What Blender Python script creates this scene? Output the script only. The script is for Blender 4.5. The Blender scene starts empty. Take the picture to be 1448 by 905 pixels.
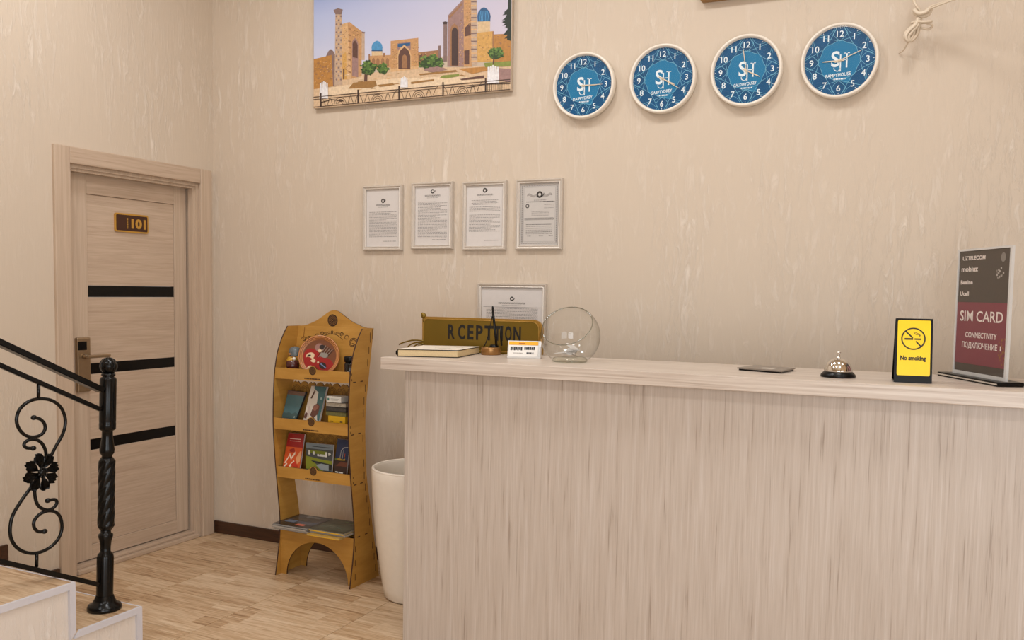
import bpy, bmesh, math, random
from mathutils import Vector, Matrix
import numpy as np
S = bpy.context.scene
C = S.collection
random.seed(7)

# ------------------------------------------------------------------ camera
F, YAW, PIT, ROL = 1262.217, -0.447724, 0.0665671, 0.0157651
CAM = np.array([3.874063, -3.994779, 1.464862]); SY = 44.5138
_fw = np.array([math.sin(YAW)*math.cos(PIT), math.cos(YAW)*math.cos(PIT), -math.sin(PIT)])
_r0 = np.array([math.cos(YAW), -math.sin(YAW), 0]); _u0 = np.cross(_r0, _fw)
_r = _r0*math.cos(ROL)+_u0*math.sin(ROL); _u = -_r0*math.sin(ROL)+_u0*math.cos(ROL)
cd = bpy.data.cameras.new('camera'); cam = bpy.data.objects.new('camera', cd); C.objects.link(cam)
cd.sensor_width = 36; cd.lens = F*36/1448; cd.shift_y = SY/1448; cd.clip_start = .05
M = Matrix.Identity(4)
for i in range(3):
    M[i][0], M[i][1], M[i][2], M[i][3] = _r[i], _u[i], -_fw[i], CAM[i]
cam.matrix_world = M
S.camera = cam

# ------------------------------------------------------------------ view, world, lights
S.view_settings.view_transform = 'Standard'; S.view_settings.look = 'None'
S.view_settings.gamma = 1; S.view_settings.use_curve_mapping = False
S.view_settings.exposure = -0.08
w = bpy.data.worlds.new('world'); S.world = w; w.use_nodes = True
w.node_tree.nodes['Background'].inputs[0].default_value = (1, .93, .85, 1)
w.node_tree.nodes['Background'].inputs[1].default_value = .35
def area(name, loc, sx, sy, power, col, rot=(0, 0, 0), spread=180):
    l = bpy.data.lights.new(name, 'AREA'); l.shape = 'RECTANGLE'; l.size = sx; l.size_y = sy
    l.energy = power; l.color = col; l.spread = math.radians(spread)
    o = bpy.data.objects.new(name, l); C.objects.link(o); o.location = loc; o.rotation_euler = rot
    return o
WARM = (.96, .98, 1)
for x, pw in ((.95, 23), (2.35, 20), (3.75, 16), (5.0, 4)):
    area('ceiling_lamp', (x, -1.5, 3.68), .45, .45, pw, WARM)
for x, pw in ((1.2, 14), (2.9, 14), (4.6, 14)):
    area('ceiling_lamp', (x, -3.7, 3.68), .6, .6, pw, WARM)
# unseen daylight added before the closed front wall, right of the camera
area('front_daylight_fill', (4.4, -5.5, 1.35), 1.8, 2.3, 74, (.80, .91, 1), (math.radians(90), 0, 0))
area('side_daylight_fill', (5.52, -3.7, 1.25), 2.0, 2.2, 40, (.74, .88, 1), (0, math.radians(90), 0))  # unseen fill added at the right wall to brighten the stair side

# ------------------------------------------------------------------ pixel rays on known planes
def ray(px, py):
    return CAM, _fw + _r*(px-724)/F - _u*(py-452.5-SY)/F
def on(axis, val, px, py):
    c, d = ray(px, py); t = (val-c[axis])/d[axis]; return Vector(c+t*d)

# ------------------------------------------------------------------ materials
def lin(c):
    return tuple((v/255/12.92 if v <= 10.3 else ((v/255+.055)/1.055)**2.4) for v in c)+(1,)
def mat(name, col, rough=.5, metal=0, spec=.5, noise=0, nscale=40, bump=0, coat=0):
    m = bpy.data.materials.new(name); m.use_nodes = True; nt = m.node_tree
    b = nt.nodes['Principled BSDF']
    b.inputs['Base Color'].default_value = lin(col); b.inputs['Roughness'].default_value = rough
    b.inputs['Metallic'].default_value = metal; b.inputs['Specular IOR Level'].default_value = spec
    b.inputs['Coat Weight'].default_value = coat
    tc = nt.nodes.new('ShaderNodeTexCoord')
    n = nt.nodes.new('ShaderNodeTexNoise'); n.inputs['Scale'].default_value = nscale; n.inputs['Detail'].default_value = 4
    nt.links.new(tc.outputs['Object'], n.inputs['Vector'])
    mx = nt.nodes.new('ShaderNodeMix'); mx.data_type = 'RGBA'
    k = max(noise, .02)
    mx.inputs[6].default_value = lin([v*(1-k) for v in col]); mx.inputs[7].default_value = lin([min(255, v*(1+k)) for v in col])
    nt.links.new(n.outputs['Fac'], mx.inputs[0]); nt.links.new(mx.outputs[2], b.inputs['Base Color'])
    if bump:
        bp = nt.nodes.new('ShaderNodeBump'); bp.inputs['Strength'].default_value = bump; bp.inputs['Distance'].default_value = .002
        nt.links.new(n.outputs['Fac'], bp.inputs['Height']); nt.links.new(bp.outputs[0], b.inputs['Normal'])
    return m
def grain(name, stops, scale, rough=.45, bump=.15, dist=0.6, per_object=0, strips=None, fine=.5):
    """wood grain: noise stretched by scale; stops = [(pos, rgb)...]"""
    m = bpy.data.materials.new(name); m.use_nodes = True; nt = m.node_tree; L = nt.links
    b = nt.nodes['Principled BSDF']; b.inputs['Roughness'].default_value = rough
    tc = nt.nodes.new('ShaderNodeTexCoord'); vec = tc.outputs['Object']
    info = nt.nodes.new('ShaderNodeObjectInfo')
    if per_object or strips:
        sep = nt.nodes.new('ShaderNodeSeparateXYZ'); L.new(vec, sep.inputs[0])
        addx = nt.nodes.new('ShaderNodeMath'); addx.operation = 'MULTIPLY_ADD'; L.new(info.outputs['Random'], addx.inputs[0]); addx.inputs[1].default_value = 37.0
        L.new(sep.outputs['X'], addx.inputs[2])
        cmb = nt.nodes.new('ShaderNodeCombineXYZ'); L.new(addx.outputs[0], cmb.inputs[0]); L.new(sep.outputs['Z'], cmb.inputs[2])
        if strips:
            dv = nt.nodes.new('ShaderNodeMath'); dv.operation = 'DIVIDE'; L.new(sep.outputs['Y'], dv.inputs[0]); dv.inputs[1].default_value = strips
            fl = nt.nodes.new('ShaderNodeMath'); fl.operation = 'FLOOR'; L.new(dv.outputs[0], fl.inputs[0])
            wn = nt.nodes.new('ShaderNodeTexWhiteNoise'); wn.noise_dimensions = '1D'
            ad = nt.nodes.new('ShaderNodeMath'); ad.operation = 'MULTIPLY_ADD'; L.new(info.outputs['Random'], ad.inputs[0]); ad.inputs[1].default_value = 91.0; L.new(fl.outputs[0], ad.inputs[2])
            L.new(ad.outputs[0], wn.inputs['W'])
            # butt joint inside each strip at a random place -> two tones
            jx = nt.nodes.new('ShaderNodeMath'); jx.operation = 'MULTIPLY_ADD'; L.new(wn.outputs['Value'], jx.inputs[0]); jx.inputs[1].default_value = .42; jx.inputs[2].default_value = -.21
            gt = nt.nodes.new('ShaderNodeMath'); gt.operation = 'GREATER_THAN'; L.new(sep.outputs['X'], gt.inputs[0]); L.new(jx.outputs[0], gt.inputs[1])
            wn2 = nt.nodes.new('ShaderNodeTexWhiteNoise'); wn2.noise_dimensions = '2D'
            cb2 = nt.nodes.new('ShaderNodeCombineXYZ'); L.new(ad.outputs[0], cb2.inputs[0]); L.new(gt.outputs[0], cb2.inputs[1]); L.new(cb2.outputs[0], wn2.inputs['Vector'])
            yo = nt.nodes.new('ShaderNodeMath'); yo.operation = 'MULTIPLY_ADD'; L.new(wn2.outputs['Value'], yo.inputs[0]); yo.inputs[1].default_value = 13.0; L.new(sep.outputs['Y'], yo.inputs[2])
            L.new(yo.outputs[0], cmb.inputs[1])
        else:
            L.new(sep.outputs['Y'], cmb.inputs[1])
        vec = cmb.outputs[0]
    mp = nt.nodes.new('ShaderNodeMapping'); mp.inputs['Scale'].default_value = scale; L.new(vec, mp.inputs[0])
    n = nt.nodes.new('ShaderNodeTexNoise'); n.inputs['Scale'].default_value = 1; n.inputs['Detail'].default_value = 5; n.inputs['Roughness'].default_value = .62; n.inputs['Distortion'].default_value = dist
    L.new(mp.outputs[0], n.inputs['Vector'])
    mp2 = nt.nodes.new('ShaderNodeMapping'); mp2.inputs['Scale'].default_value = [s*4.3 if s == max(scale) else s*2 for s in scale]; L.new(vec, mp2.inputs[0])
    n2 = nt.nodes.new('ShaderNodeTexNoise'); n2.inputs['Scale'].default_value = 1; n2.inputs['Detail'].default_value = 3
    L.new(mp2.outputs[0], n2.inputs['Vector'])
    mxf = nt.nodes.new('ShaderNodeMath'); mxf.operation = 'MULTIPLY_ADD'; L.new(n2.outputs['Fac'], mxf.inputs[0]); mxf.inputs[1].default_value = fine
    sub = nt.nodes.new('ShaderNodeMath'); sub.operation = 'SUBTRACT'; L.new(n.outputs['Fac'], sub.inputs[0]); sub.inputs[1].default_value = fine*.5
    L.new(sub.outputs[0], mxf.inputs[2]); val = mxf.outputs[0]
    if strips:
        ma = nt.nodes.new('ShaderNodeMath'); ma.operation = 'MULTIPLY_ADD'; L.new(wn2.outputs['Value'], ma.inputs[0]); ma.inputs[1].default_value = .22
        s2 = nt.nodes.new('ShaderNodeMath'); s2.operation = 'SUBTRACT'; L.new(val, s2.inputs[0]); s2.inputs[1].default_value = .11
        L.new(s2.outputs[0], ma.inputs[2]); val = ma.outputs[0]
    r = nt.nodes.new('ShaderNodeValToRGB'); e = r.color_ramp.elements
    e[0].position, e[0].color = stops[0][0], lin(stops[0][1]); e[1].position, e[1].color = stops[-1][0], lin(stops[-1][1])
    for p, c in stops[1:-1]:
        k = e.new(p); k.color = lin(c)
    L.new(val, r.inputs[0]); L.new(r.outputs[0], b.inputs['Base Color'])
    if bump:
        bp = nt.nodes.new('ShaderNodeBump'); bp.inputs['Strength'].default_value = bump; bp.inputs['Distance'].default_value = .002
        L.new(val, bp.inputs['Height']); L.new(bp.outputs[0], b.inputs['Normal'])
    return m
def plaster(name, base, light, swap=False):
    m = bpy.data.materials.new(name); m.use_nodes = True; nt = m.node_tree; L = nt.links
    b = nt.nodes['Principled BSDF']; b.inputs['Roughness'].default_value = .55; b.inputs['Specular IOR Level'].default_value = .35
    tc = nt.nodes.new('ShaderNodeTexCoord')
    def nz(scale, sc, det, dist, rough=.6):
        mp = nt.nodes.new('ShaderNodeMapping'); mp.inputs['Scale'].default_value = scale
        mp.inputs['Rotation'].default_value = (math.radians(-14), math.radians(-14), 0)
        L.new(tc.outputs['Object'], mp.inputs[0])
        n = nt.nodes.new('ShaderNodeTexNoise'); n.inputs['Scale'].default_value = sc; n.inputs['Detail'].default_value = det
        n.inputs['Distortion'].default_value = dist; n.inputs['Roughness'].default_value = rough
        L.new(mp.outputs[0], n.inputs[0]); return n
    n1 = nz((1, 1, .20), 33, 8, 1.0, .68); n2 = nz((1, 1, .5), 2.6, 3, .4); n3 = nz((1, 1, .12), 70, 3, .3)
    r1 = nt.nodes.new('ShaderNodeValToRGB'); r1.color_ramp.elements[0].position = .50; r1.color_ramp.elements[1].position = .68
    L.new(n1.outputs['Fac'], r1.inputs[0])
    r2 = nt.nodes.new('ShaderNodeValToRGB'); r2.color_ramp.elements[0].position = .36; r2.color_ramp.elements[1].position = .66
    L.new(n2.outputs['Fac'], r2.inputs[0])
    m2 = nt.nodes.new('ShaderNodeMath'); m2.operation = 'MULTIPLY'; L.new(r1.outputs[0], m2.inputs[0]); L.new(r2.outputs[0], m2.inputs[1])
    mx = nt.nodes.new('ShaderNodeMix'); mx.data_type = 'RGBA'; mx.inputs[6].default_value = lin(base); mx.inputs[7].default_value = lin(light)
    L.new(m2.outputs[0], mx.inputs[0]); L.new(mx.outputs[2], b.inputs['Base Color'])
    a = nt.nodes.new('ShaderNodeMath'); a.operation = 'MULTIPLY_ADD'; L.new(n3.outputs['Fac'], a.inputs[0]); a.inputs[1].default_value = .35; L.new(m2.outputs[0], a.inputs[2])
    bp = nt.nodes.new('ShaderNodeBump'); bp.inputs['Strength'].default_value = .5; bp.inputs['Distance'].default_value = .005
    L.new(a.outputs[0], bp.inputs['Height']); L.new(bp.outputs[0], b.inputs['Normal'])
    return m
def thin_glass(name, tint=(1, 1, 1), f0=.05, edge=.6, rim=None):
    """one-surface glass sheet: clear, reflecting more at grazing angles (Schlick)"""
    m = bpy.data.materials.new(name); m.use_nodes = True; nt = m.node_tree; nt.nodes.clear()
    o = nt.nodes.new('ShaderNodeOutputMaterial'); t = nt.nodes.new('ShaderNodeBsdfTransparent'); g = nt.nodes.new('ShaderNodeBsdfGlossy')
    g.inputs['Roughness'].default_value = .03; t.inputs['Color'].default_value = tint+(1,)
    lw = nt.nodes.new('ShaderNodeLayerWeight'); lw.inputs['Blend'].default_value = .5
    pw = nt.nodes.new('ShaderNodeMath'); pw.operation = 'POWER'; pw.inputs[1].default_value = 4; nt.links.new(lw.outputs['Facing'], pw.inputs[0])
    if rim:                                   # longer path through the glass at grazing angles
        cmx = nt.nodes.new('ShaderNodeMix'); cmx.data_type = 'RGBA'; cmx.inputs[6].default_value = tint+(1,); cmx.inputs[7].default_value = rim+(1,)
        nt.links.new(pw.outputs[0], cmx.inputs[0]); nt.links.new(cmx.outputs[2], t.inputs['Color'])
    ma = nt.nodes.new('ShaderNodeMath'); ma.operation = 'MULTIPLY_ADD'; ma.inputs[1].default_value = edge; ma.inputs[2].default_value = f0; nt.links.new(pw.outputs[0], ma.inputs[0])
    mx = nt.nodes.new('ShaderNodeMixShader')
    nt.links.new(ma.outputs[0], mx.inputs[0]); nt.links.new(t.outputs[0], mx.inputs[1]); nt.links.new(g.outputs[0], mx.inputs[2]); nt.links.new(mx.outputs[0], o.inputs[0])
    return m
_flat = {}
def ink(col, rough=.55):
    k = (tuple(col), rough)
    if k not in _flat: _flat[k] = mat('print_%d_%d_%d' % tuple(col), col, rough)
    return _flat[k]

WALL = plaster('cream_plaster', (206, 190, 171), (226, 213, 198))
CEIL = mat('ceiling_paint', (232, 218, 196), .8)
TAN = plaster('tan_plaster', (196, 166, 130), (208, 180, 146))
DOORM = grain('ash_laminate_flat', [(.25, (176, 152, 130)), (.55, (192, 169, 147)), (.8, (202, 180, 158))], (3, 3, 70), .4, .05)
DOORV = grain('ash_laminate_upright', [(.25, (180, 157, 136)), (.55, (195, 173, 151)), (.8, (204, 183, 161))], (60, 60, 2), .4, .05)
TILE = grain('wood_look_tile', [(.22, (136, 101, 68)), (.42, (184, 152, 117)), (.58, (204, 176, 143)), (.80, (222, 199, 170))], (3.2, 46, 5), .36, .03, 1.4, strips=.0888, fine=.5)
GROUT = mat('grout', (120, 94, 68), .8)
COUNT = grain('pale_oak_upright', [(.22, (160, 144, 131)), (.36, (187, 173, 160)), (.60, (196, 183, 171)), (.85, (206, 195, 186))], (60, 60, 2.4), .42, .12, fine=.75)
CTOP = grain('pale_oak_lengthwise', [(.24, (150, 132, 117)), (.40, (192, 176, 162)), (.58, (209, 196, 183)), (.80, (226, 215, 205))], (1.6, 60, 85), .35, .15, fine=.25)
PLY = grain('honey_plywood', [(.2, (160, 112, 42)), (.5, (180, 131, 56)), (.8, (196, 148, 72))], (3, 3, 16), .5, .04, fine=.2)
BURNT = mat('laser_burnt_edge', (58, 30, 14), .7, noise=.2)
BLACK = mat('black_painted_iron', (7, 7, 7), .22, 0, .3, noise=.1, nscale=90, bump=.05)
BPLAST = mat('black_plastic', (10, 9, 9), .3, 0, .25)
WHITEP = mat('white_glossy_plastic', (236, 226, 212), .22)
COVE = mat('pale_grey_trim', (208, 206, 212), .4)
BROWN = grain('dark_brown_wood', [(.3, (52, 30, 18)), (.7, (76, 47, 30))], (4, 60, 60), .4, .05)
BRASS = mat('aged_brass', (176, 138, 66), .36, .7, noise=.08, nscale=8)
BRASSD = mat('dark_brass_plate', (124, 100, 34), .36, .55, noise=.12, nscale=5)
BRONZE = mat('bronze_stand', (164, 122, 74), .32, .7)
CHROME = mat('chrome', (220, 216, 210), .07, 1)
NICKEL = mat('brushed_nickel', (170, 150, 124), .32, .9, noise=.05)
GOLD = mat('gold', (214, 168, 82), .3, .8)
FRAMEM = mat('champagne_silver_frame', (206, 196, 184), .35, .25, noise=.06, nscale=120, bump=.1)
PAPER = mat('white_paper', (214, 207, 202), .6)
GLASS = thin_glass('clear_glass', (.985, .99, .985), .06, .75, (.50, .48, .42))
PANE = thin_glass('clear_pane', (1, 1, 1), .025, .5)
ACRYL = mat('clear_acrylic_edge', (205, 202, 198), .15, 0, .6)
CREAM = mat('book_pages', (214, 190, 146), .7, noise=.08, nscale=300)
INKD = ink((52, 48, 46)); INKG = ink((140, 134, 130))

# ------------------------------------------------------------------ mesh helpers
def newbm(): return bmesh.new()
def box(bm, a, b, mi=0, bev=0):
    x0, y0, z0 = [min(a[i], b[i]) for i in range(3)]; x1, y1, z1 = [max(a[i], b[i]) for i in range(3)]
    vs = [bm.verts.new(p) for p in ((x0,y0,z0),(x1,y0,z0),(x1,y1,z0),(x0,y1,z0),(x0,y0,z1),(x1,y0,z1),(x1,y1,z1),(x0,y1,z1))]
    fs = []
    for q in ((0,3,2,1),(4,5,6,7),(0,1,5,4),(1,2,6,5),(2,3,7,6),(3,0,4,7)):
        f = bm.faces.new([vs[i] for i in q]); f.material_index = mi; fs.append(f)
    if bev:
        es = list({e for f in fs for e in f.edges})
        bmesh.ops.bevel(bm, geom=es, offset=bev, segments=2, affect='EDGES', profile=.5)
def prism(bm, pts, axis, a0, a1, mi=0, side=0):
    def P(u, v, a): return {'x': (a, u, v), 'y': (u, a, v), 'z': (u, v, a)}[axis]
    A = [bm.verts.new(P(u, v, a0)) for u, v in pts]; B = [bm.verts.new(P(u, v, a1)) for u, v in pts]
    n = len(pts)
    f = bm.faces.new(A); f.material_index = mi; f = bm.faces.new(B[::-1]); f.material_index = mi
    for i in range(n):
        f = bm.faces.new((A[i], B[i], B[(i+1) % n], A[(i+1) % n])); f.material_index = side
def poly(bm, pts, mi=0):
    f = bm.faces.new([bm.verts.new(p) for p in pts]); f.material_index = mi; return f
def lathe(bm, prof, seg=32, mi=0, fn=None, closed=False, mtx=None):
    """prof = [(r, h)] about local z"""
    rings = []
    for r, h in prof:
        if r < 1e-6: rings.append([bm.verts.new((0, 0, h))])
        else: rings.append([bm.verts.new((r*math.cos(t), r*math.sin(t), h)) for t in (2*math.pi*k/seg for k in range(seg))])
    vs = [v for q in rings for v in q]
    pairs = list(zip(rings, rings[1:])) + ([(rings[-1], rings[0])] if closed else [])
    for A, B in pairs:
        for k in range(seg):
            j = (k+1) % seg
            if len(A) == 1 and len(B) == 1: continue
            q = (A[0], B[j], B[k]) if len(A) == 1 else (A[k], A[j], B[0]) if len(B) == 1 else (A[k], A[j], B[j], B[k])
            f = bm.faces.new(q); f.material_index = mi; f.smooth = True
    if mtx is not None:
        for v in vs: v.co = mtx @ v.co
    return vs
def smooth_path(pts, sub=6, closed=False):
    pts = [Vector(p) for p in pts]; n = len(pts); out = []
    for i in range(n if closed else n-1):
        g = lambda k: pts[k % n] if closed else pts[max(0, min(n-1, k))]
        p0, p1, p2, p3 = g(i-1), g(i), g(i+1), g(i+2)
        for s in range(sub):
            t = s/sub
            out.append(.5*((2*p1)+(-p0+p2)*t+(2*p0-5*p1+4*p2-p3)*t*t+(-p0+3*p1-3*p2+p3)*t**3))
    if not closed: out.append(pts[-1])
    return out
def tube(bm, pts, rad, seg=8, mi=0, cap=True, closed=False):
    pts = [Vector(p) for p in pts]; n = len(pts)
    R = rad if hasattr(rad, '__len__') else [rad]*n
    rings = []; nrm = None
    for i, p in enumerate(pts):
        a = pts[(i-1) % n] if closed or i > 0 else p; b = pts[(i+1) % n] if closed or i < n-1 else p
        t = (b-a).normalized()
        if nrm is None: nrm = t.orthogonal().normalized()
        nrm = (nrm - t*nrm.dot(t)).normalized(); bn = t.cross(nrm)
        rings.append([bm.verts.new(p+(nrm*math.cos(q)+bn*math.sin(q))*R[i]) for q in (2*math.pi*k/seg for k in range(seg))])
    for i in range(n if closed else n-1):
        A, B = rings[i], rings[(i+1) % n]
        for k in range(seg):
            f = bm.faces.new((A[k], A[(k+1) % seg], B[(k+1) % seg], B[k])); f.smooth = True; f.material_index = mi
    if cap and not closed:
        for q in (rings[0][::-1], rings[-1]):
            f = bm.faces.new(q); f.material_index = mi
def strip(bm, pts, wid, nrm, mi=0, closed=False):
    """flat ribbon on a plane with normal nrm"""
    pts = [Vector(p) for p in pts]; n = len(pts); L = []
    for i, p in enumerate(pts):
        a = pts[(i-1) % n] if closed or i > 0 else p; b = pts[(i+1) % n] if closed or i < n-1 else p
        s = (b-a).normalized().cross(Vector(nrm)).normalized()*wid/2
        L.append((bm.verts.new(p-s), bm.verts.new(p+s)))
    for i in range(n if closed else n-1):
        (a, b), (c, d) = L[i], L[(i+1) % n]
        f = bm.faces.new((a, b, d, c)); f.material_index = mi
def ball(bm, c, r, seg=16, mi=0, sc=(1, 1, 1)):
    n = seg//2
    lathe(bm, [(math.sin(math.pi*i/n)*r if 0 < i < n else 0, -math.cos(math.pi*i/n)*r) for i in range(n+1)], seg, mi,
          mtx=Matrix.Translation(c) @ Matrix.Diagonal((*sc, 1)))

# ------------------------------------------------------------------ object helpers
ROOTLOC = {}
PRINTS = ('printed_', 'cover_print', 'numerals', 'logo', 'engraved_', 'dial_pattern', 'card_print', 'pictogram', 'lettering', 'poster_emblems', 'painted_scene', 'cover_marks', 'face_paint', 'digits', 'print', 'rim_rings', 'ornament', 'scroll_foot', 'scroll_finial', 'flower_')
def obj(name, bm, m, parent=None, local=False, smooth=False, recalc=True):
    if recalc: bmesh.ops.recalc_face_normals(bm, faces=bm.faces)
    me = bpy.data.meshes.new(name)
    loc = ROOTLOC.get(parent.name if parent else None, Vector((0, 0, 0)))
    if not local and parent: bmesh.ops.translate(bm, verts=bm.verts, vec=-loc)
    bm.to_mesh(me); bm.free()
    for x in (m if isinstance(m, (list, tuple)) else [m]): me.materials.append(x)
    if smooth: me.polygons.foreach_set('use_smooth', [True]*len(me.polygons))
    o = bpy.data.objects.new(name, me); C.objects.link(o)
    if parent: o.parent = parent; ROOTLOC[o.name] = loc
    if name.startswith(PRINTS): o['kind'] = 'stuff'
    return o
def tag(o, label=None, cat=None, group=None, kind=None):
    if label: o['label'] = label
    if cat: o['category'] = cat
    if group: o['group'] = group
    if kind: o['kind'] = kind
    return o
def thing(name, label, cat, loc, rotz=0, group=None, kind=None):
    o = bpy.data.objects.new(name, None); C.objects.link(o); o.empty_display_size = .05
    o.location = loc; o.rotation_euler = (0, 0, rotz); ROOTLOC[o.name] = Vector(loc)
    return tag(o, label, cat, group, kind)
def struct(name, bm, m, parent=None, label=None):
    o = obj(name, bm, m, parent)
    if parent is None: o['kind'] = 'structure'
    if label: o['label'] = label
    return o
def text_bm(bm, s, origin, ux, uz, height=None, width=None, align='C', mi=0, depth=0, bold=.018):
    """flat letters: origin = middle (or left) of the baseline, ux / uz unit directions; height = cap height"""
    cu = bpy.data.curves.new('t', 'FONT'); cu.body = s; cu.size = 1; cu.resolution_u = 3; cu.offset = bold
    if depth: cu.extrude = depth
    to = bpy.data.objects.new('t', cu); C.objects.link(to)
    dg = bpy.context.evaluated_depsgraph_get(); me = bpy.data.meshes.new_from_object(to.evaluated_get(dg))
    co = np.array([v.co[:] for v in me.vertices]) if len(me.vertices) else np.zeros((1, 3))
    x0, x1 = co[:, 0].min(), co[:, 0].max(); wd = max(x1-x0, 1e-6)
    cap = .73
    sz = height/cap if height else width/wd
    sx = width/wd if width else sz
    ux, uz = Vector(ux), Vector(uz); nn = ux.cross(uz)
    off = {'C': (x0+x1)/2, 'L': x0, 'R': x1}[align]
    vs = [bm.verts.new(Vector(origin)+ux*(v.co.x-off)*sx+uz*v.co.y*sz+nn*v.co.z) for v in me.vertices]
    for p in me.polygons:
        try:
            f = bm.faces.new([vs[i] for i in p.vertices]); f.material_index = mi
        except ValueError: pass
    bpy.data.objects.remove(to); bpy.data.curves.remove(cu); bpy.data.meshes.remove(me)
def dashes(bm, x0, x1, z, h, P, rnd, mi=0, wmin=.004, wmax=.012, gap=.0025):
    """a line of unreadably small print: word-long dashes; P(x, z) -> point"""
    x = x0
    while x < x1:
        e = min(x+rnd.uniform(wmin, wmax), x1)
        if e-x > .001: poly(bm, [P(x, z), P(e, z), P(e, z+h), P(x, z+h)], mi)
        x = e+gap

# ================================================================== SETTING
RX, FY, CZ = 5.6, -5.6, 3.7
DY0, DY1, DZ = -.97, -.115, 2.06      # door opening along the left wall
b = newbm(); box(b, (-.12, 0, -.02), (RX+.12, .12, CZ)); struct('wall_back', b, WALL)
b = newbm()
box(b, (-.14, FY-.12, -.02), (0, DY0, CZ)); box(b, (-.14, DY1, -.02), (0, 0, CZ)); box(b, (-.14, DY0, DZ), (0, DY1, CZ))
struct('wall_left', b, WALL)
b = newbm(); box(b, (RX, FY-.12, -.02), (RX+.12, 0, CZ)); struct('wall_right', b, TAN)
b = newbm(); box(b, (-.12, FY-.12, -.02), (RX, FY, CZ)); struct('wall_front', b, TAN)
b = newbm(); box(b, (-.14, FY-.12, CZ), (RX+.12, .12, CZ+.1)); struct('ceiling', b, CEIL)
# floor and its tiles
b = newbm(); box(b, (-.14, FY, -.06), (RX, .0, -.003)); floor = struct('floor', b, GROUT)
TX, TY, G = .53, .357, .003
meshes = {}
nx0, ny0 = .525-TX, -.172
for i in range(-1, 11):
    for j in range(0, 17):
        x0, x1 = nx0+TX*i, nx0+TX*(i+1); y1, y0 = ny0+TY-TY*j, ny0-TY*j
        x0, x1, y0, y1 = max(x0, 0), min(x1, RX), max(y0, FY), min(y1, 0)
        if x1-x0 < .03 or y1-y0 < .03 or (x1 <= 1.02 and y1 < -1.6): continue
        k = (round(x1-x0, 3), round(y1-y0, 3)); cx, cy = (x0+x1)/2, (y0+y1)/2
        if k not in meshes:
            b = newbm(); hx, hy = k[0]/2-G/2, k[1]/2-G/2
            box(b, (-hx, -hy, -.006), (hx, hy, 0))
            bmesh.ops.bevel(b, geom=[e for e in b.edges if all(v.co.z > -.001 for v in e.verts)], offset=.0012, segments=1, affect='EDGES')
            me = bpy.data.meshes.new('floor_tile'); b.to_mesh(me); b.free(); me.materials.append(TILE); meshes[k] = me
        o = bpy.data.objects.new('floor_tile', meshes[k]); C.objects.link(o); o.parent = floor; o.location = (cx, cy, 0)
# baseboards
b = newbm(); box(b, (0.0, -.014, 0), (RX, 0, .072), bev=.003); struct('baseboard_back', b, BROWN)
b = newbm(); box(b, (0, -1.475, 0), (.014, -1.062, .07)); struct('baseboard_left', b, BROWN)
b = newbm(); box(b, (0, FY, 0), (RX, FY+.014, .072)); struct('baseboard_front', b, BROWN)
b = newbm(); box(b, (RX-.014, FY, 0), (RX, 0, .072)); struct('baseboard_right', b, BROWN)

# ---------------- door 101
d = thing('door_1', None, None, (0, (DY0+DY1)/2, 0), kind='structure')
REC = -.065                           # front of the leaf
def casing(y0, y1, z0, z1, name='casing_board', x1=.018, m=DOORV):
    b = newbm(); box(b, (-.004, y0, z0), (x1, y1, z1), bev=.004); return obj(name, b, m, d)
casing(DY0-.085, DY0+.002, 0, DZ+.08); casing(DY1-.002, DY1+.083, 0, DZ+.08)
casing(DY0+.002, DY1-.002, DZ-.002, DZ+.08, x1=.017, m=DOORM)
for y0, y1, z0, z1 in ((DY0-.0, DY0+.02, 0, DZ), (DY1-.02, DY1, 0, DZ), (DY0+.02, DY1-.02, DZ-.02, DZ)):
    b = newbm(); box(b, (-.14, y0, z0), (-.004, y1, z1)); obj('jamb', b, DOORV, d)
for y0, y1, z0, z1 in ((DY1-.034, DY1-.02, 0, DZ-.02), (DY0+.034, DY1-.034, DZ-.034, DZ-.02)):
    b = newbm(); box(b, (-.05, y0, z0), (-.016, y1, z1)); obj('door_stop', b, DOORV, d)
b = newbm(); box(b, (-.13, DY0+.02, 0), (.006, DY1-.02, .022), bev=.004); box(b, (-.1, DY0+.02, .022), (-.02, DY1-.02, .036), bev=.003)
obj('threshold', b, DOORM, d)
L0, L1 = DY0+.024, DY1-.036
def dp(px, py): p = on(0, REC, px, py); return p.y, p.z
sl = dp(122.7, 400)[0]; sl = (sl+dp(131.8, 771)[0])/2; sr = (dp(246, 300)[0]+dp(250.5, 733)[0])/2
zt = (dp(122.7, 274.6)[1]+dp(245, 288.5)[1])/2; zb = (dp(131.8, 771.7)[1]+dp(250.7, 733.4)[1])/2
LT, LB = DZ-.026, .042
b = newbm(); box(b, (REC-.035, L0, LB), (REC, sl, LT), bev=.002); obj('stile', b, DOORV, d)
b = newbm(); box(b, (REC-.035, sr, LB), (REC, L1, LT), bev=.002); obj('stile', b, DOORV, d)
b = newbm(); box(b, (REC-.035, sl, zt), (REC, sr, LT), bev=.002); obj('rail', b, DOORM, d)
b = newbm(); box(b, (REC-.035, sl, LB), (REC, sr, zb), bev=.002); obj('rail', b, DOORM, d)
strips = []
for a, e in ((405, 420.8), (516.4, 531.7), (624, 638.6)):
    pass
sz = []
for (a1, a2), (b1, b2) in ((((124.5, 405.2), (124.5, 421.2)), ((245.6, 404.4), (245.6, 419))), (((126.7, 516.4), (126.7, 531.7)), ((246.7, 503.6), (246.7, 516.4))), (((128.2, 624), (128.2, 638.6)), ((247.8, 600.3), (247.8, 614)))):
    top = (dp(*a1)[1]+dp(*b1)[1])/2; bot = (dp(*a2)[1]+dp(*b2)[1])/2; sz.append((bot, top))
edges = [zt]+[v for bt, tp in sz for v in (tp, bt)]+[zb]
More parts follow.
